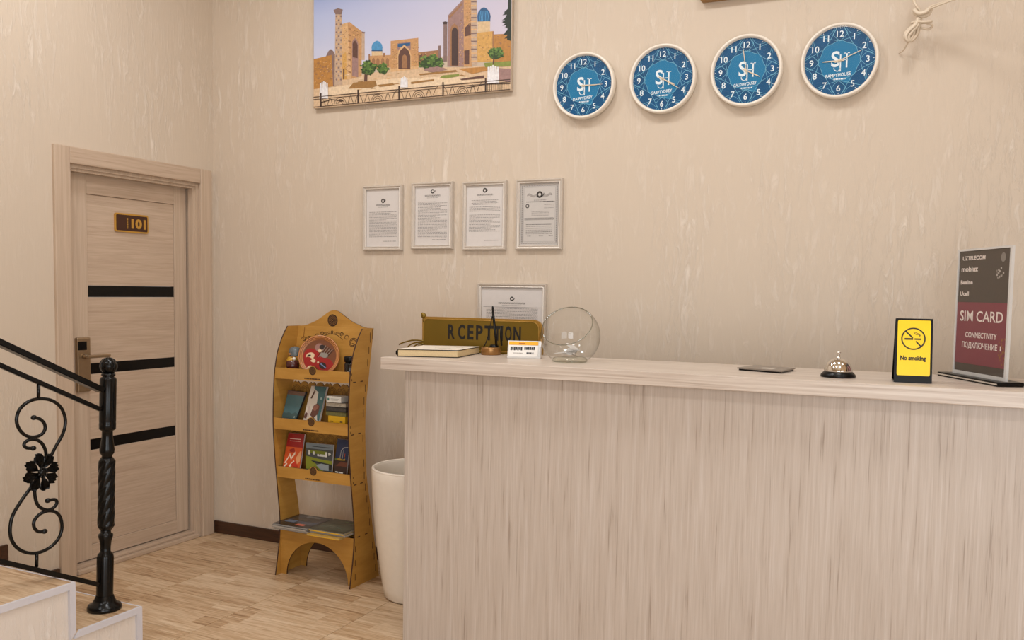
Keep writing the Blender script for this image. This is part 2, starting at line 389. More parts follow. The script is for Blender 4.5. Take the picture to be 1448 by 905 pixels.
for k in range(4):
    z1, z0 = edges[2*k], edges[2*k+1]
    b = newbm(); box(b, (REC-.03, sl+.001, z0+.001), (REC-.006, sr-.001, z1-.001), bev=.002); obj('panel', b, DOORM, d)
GLOSS = mat('black_lacquered_glass', (7, 6, 6), .12, 0, .25)
for bt, tp in sz:
    b = newbm(); box(b, (REC-.028, sl+.001, bt), (REC-.008, sr-.001, tp)); tag(obj('glass_strip', b, GLOSS, d), 'black glass strip')
# room number plate
pl0 = dp(162.3, 315); pl1 = dp(209.5, 315); pz1 = (dp(162.1, 300.5)[1]+dp(209.5, 305)[1])/2; pz0 = (dp(162.8, 328.6)[1]+dp(209.5, 329.5)[1])/2
py0, py1 = pl0[0], pl1[0]; XP = REC-.006
def rrect(u0, u1, v0, v1, r, n=4):
    out = []
    for cx, cy, a in ((u1-r, v1-r, 0), (u0+r, v1-r, 90), (u0+r, v0+r, 180), (u1-r, v0+r, 270)):
        for k in range(n+1):
            t = math.radians(a+90*k/n); out.append((cx+r*math.cos(t), cy+r*math.sin(t)))
    return out
b = newbm(); prism(b, rrect(py0, py1, pz0, pz1, .012), 'x', XP, XP+.008)
plate = tag(obj('number_plate', b, GOLD, d), 'brown room plate with gold rim reading 101')
b = newbm(); prism(b, rrect(py0+.008, py1-.008, pz0+.008, pz1-.008, .006), 'x', XP+.004, XP+.009); obj('plate_field', b, ink((62, 30, 14), .35), plate)
b = newbm(); pw = py1-py0; ph = pz1-pz0
text_bm(b, '101', (XP+.0105, py0+pw*.69, pz0+ph*.25), (0, 1, 0), (0, 0, 1), height=ph*.50, width=pw*.44, bold=.045)
for k in range(9):
    z = pz0+ph*(.2+.065*k); poly(b, [(XP+.0105, py0+pw*.335, z), (XP+.0105, py0+pw*.375, z), (XP+.0105, py0+pw*.375, z+ph*.04), (XP+.0105, py0+pw*.335, z+ph*.04)])
obj('digits', b, GOLD, plate)
# electronic lock
ly0 = dp(105.5, 515)[0]; ly1 = dp(124.6, 515)[0]; lz1 = dp(115, 477)[1]; lz0 = dp(115, 554)[1]
b = newbm(); box(b, (REC, ly0, lz0), (REC+.022, ly1, lz1), bev=.006); lock = tag(obj('lock', b, NICKEL, d), 'tall bronze-grey electronic lock plate')
s0 = on(0, REC+.022, 109.2, 489); s1 = on(0, REC+.022, 123.4, 489)
b = newbm(); box(b, (REC+.02, s0.y+.004, on(0, REC+.022, 116, 495.2).z), (REC+.0235, s1.y-.003, on(0, REC+.022, 116, 482.9).z), bev=.001); obj('screen', b, GLOSS, lock)
hz = on(0, REC+.06, 120, 505).z
hy = (ly0+ly1)/2; hy1 = on(0, REC+.06, 156.6, 506).y
b = newbm(); tube(b, [(REC+.018, hy, hz), (REC+.05, hy, hz), ], .011, 12)
box(b, (REC+.048, hy-.013, hz-.008), (REC+.064, hy1, hz+.008), bev=.004); tag(obj('handle', b, NICKEL, lock), 'bronze-grey lever handle')

# ================================================================== STAIRS, RAILING
XS, Y1, Y2, Z1, Z2 = 1.043, -1.492, -1.793, .188, .375
st = thing('staircase', 'short cream staircase with wood-look treads and pale grey edge trim', 'stairs', (XS/2, -1.9, 0))
YB = -3.3
run, rise = Y1-Y2, Z2-Z1
NS = 5
EY = [Y1, Y2, -2.24, -2.62, -3.0, YB]
prof = [(Y1, 0)]
for k in range(NS):
    prof += [(EY[k], Z1+rise*k), (EY[k+1], Z1+rise*k)]
prof += [(YB, 0)]
b = newbm(); prism(b, [(y, z-.012 if z > 0 else z) for y, z in prof], 'x', .002, XS-.004); obj('stair_body', b, plaster('daylit_plaster', (222, 212, 202), (238, 231, 224)), st)  # wall plaster in a lighter colour, standing in for daylight on the stair side
for k in range(NS):
    ya, yb = EY[k], EY[k+1]; z = Z1+rise*k
    b = newbm(); box(b, (.002, yb-.0 if k == NS-1 else yb, z-.012), (XS-.001, ya+.004, z), bev=.002); obj('tread', b, TILE, st)
    b = newbm(); box(b, (.002, ya+.004, z-.014), (XS, ya+.010, z+.001), bev=.001); obj('nosing_trim', b, COVE, st)
    # trim on the open side: along the tread and down the riser
    b = newbm(); prism(b, [(ya+.006, z+.002), (yb+(.022 if k < NS-1 else 0), z+.002), (yb+(.0 if k < NS-1 else 0), z-.022), (ya-.018, z-.022)], 'x', XS-.004, XS+.008); obj('edge_trim', b, COVE, st)
    zl = z-rise-.022 if k else 0
    b = newbm(); prism(b, [(ya+.006, z+.002), (ya-.018, z-.022), (ya-.018, zl), (ya+.006, zl+(.024 if k else 0))], 'x', XS-.004, XS+.008); obj('edge_trim', b, COVE, st)
for k in range(0, NS):                 # stepped brown baseboard up the wall
    y0 = EY[k+1]; z = Z1+rise*k
    yr = -1.328 if k == 0 else EY[k]
    b = newbm(); box(b, (.0005, y0, z+(.0005 if k else -.03)), (.013, yr-(.0 if k == 0 else .0), z+.07)); obj('baseboard', b, BROWN, st)

XN = .939
rl = thing('stair_railing', 'black wrought-iron stair railing with turned newel post, scrollwork and a flower', 'railing', (XN, -1.571, Z1))
n0, n1 = Vector((XN, -1.571, Z1)), Vector((XN, -1.536, 1.152))
ax = (n1-n0); LEN = ax.length; ax.normalize()
q = Vector((0, 0, 1)).rotation_difference(ax).to_matrix().to_4x4(); NM = Matrix.Translation(n0) @ q
k = LEN/344.0
def hh(py): return (861-py)*k
b = newbm(); lathe(b, [(0, hh(861)), (22.5*k, hh(861)), (23*k, hh(858)), (21.5*k, hh(854)), (16*k, hh(851)), (13.5*k, hh(846)), (11.5*k, hh(841))], 32, mtx=NM); obj('base_flange', b, BLACK, rl)
b = newbm()
lathe(b, [(11.3*k, hh(843)), (11.3*k, hh(787)), (10.4*k, hh(783)), (7*k, hh(779)), (7*k, hh(773)), (8*k, hh(764)), (10*k, hh(757)), (9.6*k, hh(754)), (7*k, hh(752.5)), (7*k, hh(748))], 12, mtx=NM)
obj('post_foot', b, BLACK, rl); b = newbm()
lathe(b, [(7*k, hh(649)), (7*k, hh(643)), (9.5*k, hh(640)), (10.3*k, hh(635)), (9*k, hh(628)), (7.6*k, hh(618)), (7.2*k, hh(609)), (9*k, hh(607.5)), (11.2*k, hh(606)), (11.4*k, hh(598)), (10.9*k, hh(597)), (11.3*k, hh(595)), (11.2*k, hh(536)), (10*k, hh(533.5)), (7.4*k, hh(532.5)), (9.6*k, hh(531)), (9.4*k, hh(528.5)), (7*k, hh(527))], 12, mtx=NM)
post = obj('newel_post', b, BLACK, rl)
b = newbm(); ball(b, NM @ Vector((0, 0, hh(517.5))), 11.6*k, 20)
for a in range(8):
    t = math.pi*a/4
    tube(b, [NM @ Vector((11.6*k*math.cos(e)*math.cos(t), 11.6*k*math.cos(e)*math.sin(t), hh(517.5)+11.6*k*math.sin(e))) for e in (math.radians(v) for v in range(-60, 89, 12))], .7*k, 5)
obj('ball_finial', b, BLACK, post)
b = newbm(); SEG = 48; NR = 60; rings = []
for i in range(NR+1):
    z = hh(748)+(hh(646)-hh(748))*i/NR; e = min(1, min(i, NR-i)/3)
    ring = []
    for s in range(SEG):
        t = 2*math.pi*s/SEG; g = abs(math.sin(5*(t*.5-i/NR*3.4)))
        r = (8+(1.6+1.7*g**.4)*e)*k
        ring.append(b.verts.new(NM @ Vector((r*math.cos(t), r*math.sin(t), z))))
    rings.append(ring)
for A, B in zip(rings, rings[1:]):
    for s in range(SEG):
        f = b.faces.new((A[s], A[(s+1) % SEG], B[(s+1) % SEG], B[s])); f.smooth = True
b.faces.new(rings[0]); b.faces.new(rings[-1]); obj('twisted_shaft', b, BLACK, post)
def rp(px, py, x=XN): return on(0, x, px, py)
def bar(bm, p0, p1, hw, hz, bev=.003):
    p0, p1 = Vector(p0), Vector(p1); t = (p1-p0).normalized(); up = Vector((1, 0, 0)).cross(t)
    if up.z < 0: up = -up
    vs = [[bm.verts.new(p+Vector((sx*hw, 0, 0))+up*sz*hz) for sx, sz in ((-1,-1),(1,-1),(1,1),(-1,1))] for p in (p0, p1)]
    fs = [bm.faces.new(vs[0][::-1]), bm.faces.new(vs[1])]+[bm.faces.new((vs[0][i], vs[0][(i+1) % 4], vs[1][(i+1) % 4], vs[1][i])) for i in range(4)]
    bmesh.ops.bevel(bm, geom=list({e for f in fs for e in f.edges}), offset=bev, segments=2, affect='EDGES')
def ext(a, c, s): return a+(c-a)*s
for nm, a, c, hw, hz_ in (('handrail', (143, 551.5), (0, 485), .021, .011), ('lower_rail', (142, 579), (0, 516.5), .0085, .0085), ('bottom_rail', (139, 826.5), (0, 793.5), .009, .009)):
    b = newbm(); A, B = rp(*a), rp(*c); bar(b, A, ext(A, B, 1.9), hw, hz_); obj(nm, b, BLACK, rl)
# scrollwork traced on the railing plane
def zA(x, y): return rp(x/5.327, 530+y/5.327)
def zB(x, y): return rp(x/5.327, 650+y/5.327)
TR = .0062
def scroll(pts, knob, name='scroll'):
    b = newbm(); sp = smooth_path(pts, 6); tube(b, sp, TR, 10)
    if knob:
        p = Vector(pts[0]); dr = (p-Vector(pts[1])).normalized()
        ball(b, p, .0115, 14, sc=(.8, 1, .8))
    return obj(name, b, BLACK, rl)
scroll([zA(*p) for p in ((255,322),(300,333),(334,368),(338,412),(308,452),(245,470),(180,448),(136,392),(125,328),(150,258),(212,204),(290,181),(380,190),(450,235),(484,300),(492,370),(470,450),(420,540),(375,625),(310,720))], True)
scroll([zA(*p) for p in ((250,553),(203,551),(181,530),(196,502),(245,485),(300,502),(334,548),(346,610),(320,700))], True)
scroll([zB(*p) for p in ((335,540),(290,542),(258,512),(257,462),(298,412),(362,386),(420,396),(456,440),(466,520),(436,600),(370,665),(282,702),(200,700),(130,665),(86,600),(76,520),(96,420),(160,310),(240,200),(300,100))], True)
scroll([zB(*p) for p in ((360,308),(413,301),(428,326),(400,365),(350,379),(292,351),(266,290),(262,200),(280,100))], True)
for f0, f1 in ((zA(290, 75), zA(290, 182)), (zB(277, 700), zB(275, 808))):
    b = newbm(); tube(b, [f0, f1], .0062, 10); obj('scroll_stub', b, BLACK, rl)
fc = rp(56.2, 667.5, XN+.012); fr = .072
for p in range(8):
    b = newbm()
    t0 = 2*math.pi*p/8+.2; n = 7; rows = []
    for i in range(7):
        s = .16+.84*i/6; row = []
        hwid = .5*math.sin(min(1, s*1.05)*math.pi*.62)**.8*(1.02 if i < 6 else .72)
        for j in range(n):
            v = (j/(n-1)-.5)*2
            t = t0+hwid*v*.78; rr = fr*s*(1-.10*abs(v)**2.2*(i/6)); dx = .013*s-.010*(1-abs(v))*s+.005*math.cos(3*math.pi*v)*s*(i > 2)+.008*math.sin(s*3)
            row.append(b.verts.new(fc+Vector((dx, rr*math.cos(t), rr*math.sin(t)))))
        rows.append(row)
    for A, B in zip(rows, rows[1:]):
        for j in range(n-1):
            f = b.faces.new((A[j], A[j+1], B[j+1], B[j])); f.smooth = True
    bmesh.ops.solidify(b, geom=b.faces[:], thickness=.003)
    obj('petal', b, BLACK, rl)
b = newbm(); ball(b, fc+Vector((.012, 0, 0)), .015, 14, sc=(.8, 1, 1))
for t in range(9):
    ball(b, fc+Vector((.018, .016*math.cos(t*.7), .016*math.sin(t*.7))), .005, 8)
obj('flower_heart', b, BLACK, rl)

# ================================================================== WALL DECORATION
def mitred(bm, x0, x1, z0, z1, profl, mi=0):
    """picture moulding: profile [(inset, depth from wall)], closed round the rectangle, on the back wall"""
    loops = []
    for ins, dp_ in profl:
        loops.append([bm.verts.new(p) for p in ((x0+ins, -dp_, z0+ins), (x1-ins, -dp_, z0+ins), (x1-ins, -dp_, z1-ins), (x0+ins, -dp_, z1-ins))])
    for A, B in zip(loops, loops[1:]):
        for i in range(4):
            f = bm.faces.new((A[i], A[(i+1) % 4], B[(i+1) % 4], B[i])); f.material_index = mi
MOULD = [(.0, .001), (.0, .016), (.003, .021), (.007, .021), (.009, .017), (.013, .0155), (.017, .018), (.0195, .016), (.0205, .008)]
def certificate(name, label, x0, z1, wd, ht, kind, rnd, group=None):
    t = thing(name, label, 'certificate', (x0+wd/2, 0, z1-ht), group=group)
    b = newbm(); mitred(b, x0, x0+wd, z1-ht, z1, MOULD); obj('frame', b, FRAMEM, t)
    i = .0195; X0, X1, Z0, Z1_ = x0+i, x0+wd-i, z1-ht+i, z1-i
    b = newbm(); box(b, (X0, -.0075, Z0), (X1, -.0015, Z1_)); sheet = obj('paper', b, PAPER, t)
    W_, H_ = X1-X0, Z1_-Z0
    P = lambda x, z: (x, -.0079, z)
    b = newbm()
    cx = (X0+X1)/2
    def emblem(cx, cz, r):
        ring = [(cx+r*math.cos(a), -.0079, cz+r*math.sin(a)) for a in (2*math.pi*k/20 for k in range(20))]
        strip(b, ring, r*.75, (0, 1, 0), 0, True); strip(b, [P(cx+r*.8, cz-r*.9), P(cx+r*1.7, cz-r*.2), P(cx+r*1.9, cz+r*.6)], r*.3, (0, 1, 0), 0)
    if kind in ('a', 'b', 'c', 'wide'):
        hz = {'a': .80, 'b': .915, 'c': .92, 'wide': .78}[kind]
        cz = Z0+H_*hz; emblem(cx, cz, .0085 if kind != 'wide' else .008)
        [dashes(b, cx-W_*.22, cx+W_*.22, cz-.026+.003*q_, .0018, P, rnd, 0, .002, .006, .0022) for q_ in range(3)]
        dashes(b, cx-W_*.16, cx+W_*.16, cz-.034, .002, P, rnd, 1)
        body = {'a': (cz-.06, Z0+H_*.17), 'b': (cz-.055, Z0+H_*.11), 'c': (cz-.05, Z0+H_*.22), 'wide': (cz-.05, Z0+.02)}[kind]
        z = body[0]; k = 0
        while z > body[1]:
            if kind == 'c' and k in (4, 9, 10): z -= .006; k += 1; continue
            s = .08 if not (kind == 'c' and k < 4) else .14+.04*(k % 2)
            e = 1-s if rnd.random() > .18 else rnd.uniform(.5, .8)
            dashes(b, X0+W_*s, X0+W_*e, z, .0028, P, rnd, 1)
            z -= .0068; k += 1
        if kind == 'wide': strip(b, [P(X0+.01, cz-.042), P(X1-.01, cz-.042)], .0015, (0, 1, 0), 0)
        else: dashes(b, X0+W_*.5, X0+W_*.9, Z0+H_*.09, .003, P, rnd, 1)
    else:
        # engraved border with ornament, coat-of-arms like wreath, rows of text
        poly(b, [(X0+.002, -.0077, Z0+.002), (X1-.002, -.0077, Z0+.002), (X1-.002, -.0077, Z1_-.002), (X0+.002, -.0077, Z1_-.002)], 3)
        for ins, wv in ((.012, .009), (.020, .0015), (.004, .0015)):
            strip(b, [P(X0+ins, Z0+ins), P(X1-ins, Z0+ins), P(X1-ins, Z1_-ins), P(X0+ins, Z1_-ins)], wv, (0, 1, 0), 1, True)
        n = 26
        for k in range(n):
            z = Z0+.016+(H_-.032)*k/(n-1)
            for xx in (X0+.012, X1-.012):
                poly(b, [(xx, -.0081, z-.004), (xx+.004, -.0081, z), (xx, -.0081, z+.004), (xx-.004, -.0081, z)], 2)
        for k in range(14):
            x = X0+.016+(W_-.032)*k/13
            for zz in (Z0+.013, Z1_-.013):
                poly(b, [(x, -.0081, zz-.005), (x+.004, -.0081, zz), (x, -.0081, zz+.005), (x-.004, -.0081, zz)], 2)
        cz = Z1_-.055; emblem(cx, cz, .012)
        for s in (-1, 1):
            for dzz in (0, .006, .012):
                strip(b, smooth_path([P(cx+s*.012, cz+.004-dzz), P(cx+s*.035, cz-.004-dzz*.6), P(cx+s*.055, cz+.006-dzz*.7), P(cx+s*.066, cz-.002-dzz*.3)], 4), .0022, (0, 1, 0), 1)
        dashes(b, X0+W_*.16, X1-W_*.12, cz-.036, .004, P, rnd, 0)
        dashes(b, cx-.03, cx+.035, cz-.028, .003, P, rnd, 1)
        ring = [(X0+W_*.19+.008*math.cos(a), -.0079, cz-.054+.008*math.sin(a)) for a in (2*math.pi*k/16 for k in range(16))]
        strip(b, ring, .004, (0, 1, 0), 0, True)
        for k in range(3): dashes(b, X0+W_*.62, X1-W_*.14, cz-.05-.008*k, .0025, P, rnd, 1)
        for k in range(4): dashes(b, X0+W_*.3, X1-W_*.25, cz-.083-.006*k, .0022, P, rnd, 1)
        [dashes(b, X0+W_*.12, X1-W_*.13, cz-.122+.003*q_, .0017, P, rnd, 0, .003, .008, .0025) for q_ in range(4)]
        for k in range(6): dashes(b, X0+W_*.16, X1-W_*.18, cz-.145-.009*k, .0025, P, rnd, 1 if k % 2 else 0)
        for a in (.2, .5, .75): dashes(b, X0+W_*a, X0+W_*(a+.1), Z0+.045, .003, P, rnd, 1)
    obj('printed_text', b, [INKD, INKG, ink((176, 170, 166)), ink((198, 192, 186))], sheet, recalc=False)
    b = newbm(); poly(b, [(X0, -.0115, Z0), (X1, -.0115, Z0), (X1, -.0115, Z1_), (X0, -.0115, Z1_)]); obj('glass', b, PANE, t)
    return t
rnd = random.Random(3)
labs = ['silver framed typed certificate, leftmost of the four in a row', 'silver framed certificate with dense typed text, second from the left of the row',
        'silver framed certificate with text in short paragraphs, third from the left of the row', 'silver framed licence with an ornate engraved border, rightmost of the row']
for i, (x, z, kd) in enumerate(((1.0668, 2.0139, 'a'), (1.37, 2.019, 'b'), (1.6724, 2.0121, 'c'), (1.9716, 2.0123, 'ornate'))):
    certificate('framed_certificate', labs[i], x, z, .246, .34, kd, rnd, 'framed certificates in a row on the back wall')
certificate('framed_certificate', 'wide silver framed certificate low on the wall behind the brass reception sign', 1.766, 1.506, .376, .29, 'wide', rnd)

# ---- canvas print
cx0, cx1, czb = .7487, 1.9401, 2.4417; czt = czb+.78; DC = .028
cv = thing('canvas_picture', 'large unframed canvas photo print of tiled portals, minarets and blue domes', 'picture', ((cx0+cx1)/2, 0, czb))
b = newbm(); box(b, (cx0, -DC, czb), (cx1, -.003, czt), bev=.002); canvas = obj('canvas', b, mat('canvas_edge', (196, 178, 158), .7), cv)
skym = bpy.data.materials.new('printed_sky'); skym.use_nodes = True; nt = skym.node_tree; bs = nt.nodes['Principled BSDF']; bs.inputs['Roughness'].default_value = .5
at = nt.nodes.new('ShaderNodeVertexColor'); at.layer_name = 'Col'; nt.links.new(at.outputs[0], bs.inputs['Base Color'])
def cpt(x, y, lay):                      # zoom pixel of the print -> canvas plane
    p = on(1, -DC, 440+x/4.827, y/4.827)
    return (min(max(p.x, cx0+.002), cx1-.002), -DC-.0003-.00012*lay-.0000012*NPOLY[0], min(max(p.z, czb+.002), czt-.002))
b = newbm(); col = b.loops.layers.float_color.new('Col')
tl, tr = (150, 164, 206), (186, 182, 206); ml, mr = (176, 188, 224), (196, 190, 210); bl, br_ = (205, 206, 224), (206, 196, 208)
N = 8
zh = czb+.20
def skyc(u, v):
    a = [ml[i]*(1-u)+mr[i]*u for i in range(3)]; t_ = [(118, 140, 204)[i]*(1-u)+(172, 170, 200)[i]*u for i in range(3)]; lo = [bl[i]*(1-u)+br_[i]*u for i in range(3)]
    return lin([(lo[i]*(1-2*v)+a[i]*2*v) if v < .5 else (a[i]*(2-2*v)+t_[i]*(2*v-1)) for i in range(3)])
for i in range(N):
    for j in range(N):
        cs = [(i/N, j/N), ((i+1)/N, j/N), ((i+1)/N, (j+1)/N), (i/N, (j+1)/N)]
        f = b.faces.new([b.verts.new((cx0+.002+(cx1-cx0-.004)*u, -DC-.0003, zh+(czt-.002-zh)*v)) for u, v in cs])
        for lp, (u, v) in zip(f.loops, cs): lp[col] = skyc(u, v)
obj('printed_sky', b, skym, canvas, recalc=False)
PALC = dict(plaza=(206, 176, 142), plaza2=(222, 196, 164), wallo=(176, 124, 62), brick=(188, 142, 96), brickd=(150, 108, 74), brickl=(206, 166, 120), shade=(92, 62, 52), dark=(66, 46, 42),
            dome=(74, 140, 186), domed=(40, 86, 128), drum=(206, 178, 138), tree=(78, 108, 46), treed=(48, 70, 32), fence=(60, 42, 34), wht=(228, 220, 222), min=(184, 158, 136), mind=(128, 104, 98), mauve=(150, 118, 112), grass=(126, 136, 62), gold=(200, 154, 84), flow=(150, 110, 60), conif=(34, 44, 34), leaf=(106, 134, 62))
keys = list(PALC); mats = [mat('canvas_ink_'+k_, PALC[k_], .55, noise=.16, nscale=70) for k_ in keys]
b = newbm()
NPOLY = [0]
def cp(c, pts, lay=1):
    NPOLY[0] += 1
    vs = [cpt(x, y, lay) for x, y in pts]
    poly(b, vs, keys.index(c))
def blob(c, x, y, rx, ry, lay, n=18, rough=.18, rs=None):
    rs = rs or rnd
    cp(c, [(x+rx*(1+rs.uniform(-rough, rough))*math.cos(2*math.pi*k/n), y+ry*(1+rs.uniform(-rough, rough))*math.sin(2*math.pi*k/n)) for k in range(n)], lay)
def arch(c, x0, x1, ytop, ybot, lay, sl_=0):
    xm = (x0+x1)/2; h = (x1-x0)*.75
    cp(c, [(x0, ybot), (x0, ytop+h), (x0+(xm-x0)*.3, ytop+h*.42), (xm, ytop), (x1-(x1-xm)*.3, ytop+h*.42+sl_), (x1, ytop+h+sl_), (x1, ybot+sl_)], lay)
def dome(c, x, y0, y1, w_, lay): cp(c, [(x-w_*.46, y1), (x-w_*.5, y1-(y1-y0)*.4), (x-w_*.42, y1-(y1-y0)*.68), (x-w_*.22, y1-(y1-y0)*.9), (x, y0), (x+w_*.22, y1-(y1-y0)*.9), (x+w_*.42, y1-(y1-y0)*.68), (x+w_*.5, y1-(y1-y0)*.4), (x+w_*.46, y1)], lay)
cp('plaza', [(0, 560), (200, 540), (560, 470), (1100, 455), (1380, 440), (1380, 640), (0, 760)], 1)
cp('plaza2', [(120, 600), (500, 540), (980, 520), (1200, 545), (900, 580), (300, 640), (120, 660)], 2)
# left complex
cp('wallo', [(10, 405), (140, 375), (150, 590), (10, 610)], 2)
dome('mind', 135, 335, 470, 75, 1); cp('mind', [(98, 440), (172, 430), (172, 590), (140, 590)], 1)
cp('brick', [(210, 165), (262, 150), (345, 215), (345, 520), (250, 545), (210, 545)], 3); cp('brickl', [(210, 165), (250, 152), (275, 540), (240, 545), (210, 545)], 4)
for k_ in range(8):
    y = 190+k_*42; cp('brickd', [(254, y), (272, y+6), (272, y+16), (254, y+10)], 5)
arch('mauve', 280, 322, 258, 520, 5, 8); arch('shade', 284, 318, 275, 390, 6, 8)
cp('min', [(345, 220), (366, 222), (366, 410), (345, 410)], 3); cp('mind', [(340, 215), (368, 218), (366, 228), (342, 226)], 4)
cp('min', [(166, 95), (208, 95), (214, 580), (160, 585)], 5); cp('mind', [(153, 68), (185, 57), (217, 66), (208, 98), (166, 98)], 6)
for k_ in range(17):
    y = 112+k_*27
    for s_ in range(3): cp('brickl' if (k_+s_) % 2 else 'mind', [(167+s_*15, y), (174+s_*15, y-8), (181+s_*15, y), (174+s_*15, y+8)], 6)
cp('gold', [(214, 370), (240, 362), (244, 540), (214, 545)], 4)
cp('shade', [(218, 470), (228, 468), (228, 540), (218, 542)], 5)
# middle
dome('dome', 450, 277, 352, 76, 2); cp('domed', [(413, 340), (487, 340), (487, 350), (413, 350)], 3); cp('drum', [(413, 350), (487, 350), (487, 388), (413, 388)], 2)
cp('brick', [(395, 382), (545, 375), (545, 460), (395, 470)], 2)
for x in (415, 445, 478, 510): arch('brickd', x, x+22, 395, 455, 3)
cp('brickd', [(392, 370), (402, 368), (402, 412), (392, 412)], 3); cp('brickd', [(492, 362), (506, 362), (506, 390), (492, 390)], 3)
cp('brick', [(543, 280), (732, 258), (732, 462), (543, 490)], 4); cp('brickl', [(543, 470), (732, 450), (732, 470), (543, 492)], 5)
cp('mauve', [(588, 296), (680, 286), (680, 340), (588, 345)], 5); cp('domed', [(592, 300), (676, 291), (676, 312), (592, 322)], 6)
arch('brickl', 588, 684, 305, 472, 6); arch('shade', 596, 678, 320, 472, 7); arch('brickd', 620, 656, 370, 466, 8)
cp('brickd', [(732, 358), (880, 340), (880, 430), (732, 448)], 3)
for x in (740, 770): arch('shade', x, x+18, 362, 415, 4)
cp('mind', [(868, 312), (886, 310), (886, 410), (868, 410)], 4)
# right complex
cp('mind', [(903, 160), (930, 160), (928, 420), (903, 420)], 4); cp('dark', [(897, 152), (914, 146), (932, 150), (926, 166), (904, 166)], 5)
cp('mauve', [(935, 105), (1042, -10), (1090, -40), (1090, 455), (930, 455)], 5); cp('brick', [(1042, -300), (1110, -300), (1100, 455), (1042, 455)], 6)
cp('brickd', [(940, 115), (1035, 12), (1035, 30), (945, 130)], 6)
arch('brickd', 950, 1008, 160, 450, 7); arch('dark', 960, 1003, 185, 448, 8)
cp('shade', [(1050, 190), (1090, 150), (1090, 240), (1050, 250)], 7); cp('shade', [(1046, 345), (1080, 340), (1080, 440), (1046, 440)], 7)
cp('min', [(1088, -300), (1126, -300), (1136, 445), (1096, 445)], 8)
for k_ in range(16):
    y = 8+k_*27; cp('brickl' if k_ % 2 else 'mind', [(1092, y), (1130, y), (1131, y+9), (1093, y+9)], 9)
dome('domed', 1180, 50, 150, 92, 4)
for k_ in range(7): 
    x = 1146+k_*11; cp('dome', [(x, 145), (x+(1180-x)*.3, 75), (x+4+(1180-x)*.3, 75), (x+5, 145)], 5)
cp('drum', [(1136, 148), (1222, 145), (1222, 220), (1136, 222)], 4)
cp('gold', [(1130, 225), (1245, 212), (1245, 420), (1130, 425)], 5); cp('wallo', [(1242, 235), (1380, 228), (1380, 425), (1242, 425)], 4); cp('brickd', [(1238, 215), (1246, 214), (1246, 330), (1238, 330)], 6)
for k_ in range(16):
    x, y = rnd.uniform(1255, 1360), rnd.uniform(245, 400); cp('brickd', [(x, y), (x+14, y-1), (x+14, y+5), (x, y+6)], 5)
for k_ in range(22):
    x, y = rnd.uniform(15, 130), rnd.uniform(415, 570); cp('brickd', [(x, y), (x+16, y-2), (x+16, y+6), (x, y+8)], 3)
for k_ in range(26):
    x, y = rnd.uniform(1300, 1360), rnd.uniform(20, 250); cp('conif', [(1362, y-24), (x, y+20), (1362, y+12)], 6)
cp('conif', [(1346, -40), (1368, -60), (1368, 280), (1338, 270)], 6)
for k_ in range(420):
    x0_, x1_, y0_, y1_ = ((214, 250, 170, 530), (276, 344, 200, 255), (548, 585, 300, 460), (690, 728, 290, 450), (1050, 1088, 5, 180), (1008, 1040, 60, 440), (1140, 1236, 235, 410), (740, 870, 360, 420), (20, 140, 415, 580), (200, 1200, 500, 640))[k_ % 10]
    x, y = rnd.uniform(x0_, x1_), rnd.uniform(y0_, y1_)
    if k_ % 10 == 9: cp(('plaza2', 'flow', 'brickl')[k_ % 3], [(x, y), (x+rnd.uniform(10, 50), y-3), (x+rnd.uniform(10, 50), y+2), (x, y+4)], 2.5)
    else: cp(('brickd', 'brickl', 'gold')[k_ % 3], [(x, y), (x+8, y-1), (x+8, y+3), (x, y+4)], 8.5 if x > 1040 else 6.5)
# trees, beds, water
def crown(x, y, rx, ry, n, lay):
    blob('treed', x, y+4, rx*.9, ry*.9, lay)
    for k_ in range(n):
        a, q_ = rnd.uniform(0, 6.28), math.sqrt(rnd.random())
        u, v = x+rx*q_*math.cos(a), y+ry*q_*math.sin(a)
        blob(('tree', 'treed', 'leaf', 'tree')[k_ % 4] if v < y+ry*.3 else ('treed', 'tree')[k_ % 2], u, v, rnd.uniform(6, 13), rnd.uniform(5, 10), lay+1, 7, .4)
for x, y, rx, ry in ((392, 462, 55, 46), (492, 470, 36, 34)):
    crown(x, y, rx, ry, 60, 6)
cp('shade', [(366, 500), (378, 500), (382, 556), (362, 556)], 6); cp('shade', [(380, 500), (386, 500), (384, 556), (376, 556)], 6)
crown(820, 430, 84, 52, 90, 6); blob('mauve', 850, 474, 70, 16, 8, rough=.3)
crown(1262, 366, 54, 36, 60, 7); cp('shade', [(1243, 395), (1252, 395), (1250, 438), (1240, 438)], 8)
cp('flow', [(255, 605), (290, 565), (440, 550), (450, 585), (420, 598)], 4); cp('flow', [(450, 580), (560, 568), (570, 580), (470, 594)], 4); cp('flow', [(680, 560), (840, 540), (838, 552), (690, 572)], 4)
cp('grass', [(880, 530), (900, 515), (1010, 505), (1015, 520), (920, 536)], 4); cp('flow', [(735, 505), (990, 478), (1000, 490), (745, 515)], 4)
cp('wallo', [(1005, 470), (1200, 455), (1210, 480), (1100, 505)], 5); cp('shade', [(1015, 540), (1180, 515), (1180, 535), (1030, 548)], 5)
cp('grass', [(1180, 430), (1380, 415), (1380, 450), (1190, 460)], 6)
cp('mauve', [(1280, 465), (1380, 470), (1380, 560), (1280, 550)], 6)
for x, y, w_, h_ in ((88, 555, 56, 120), (636, 522, 48, 75), (1244, 445, 78, 125)):
    for k_ in range(5):
        u = x-w_/2+w_*k_/5; cp('wht', [(u+2, y+abs(k_-2)*6), (u+w_/5-1, y+abs(k_-2)*6), (u+w_/5+2, y+h_), (u-2, y+h_)], 9)
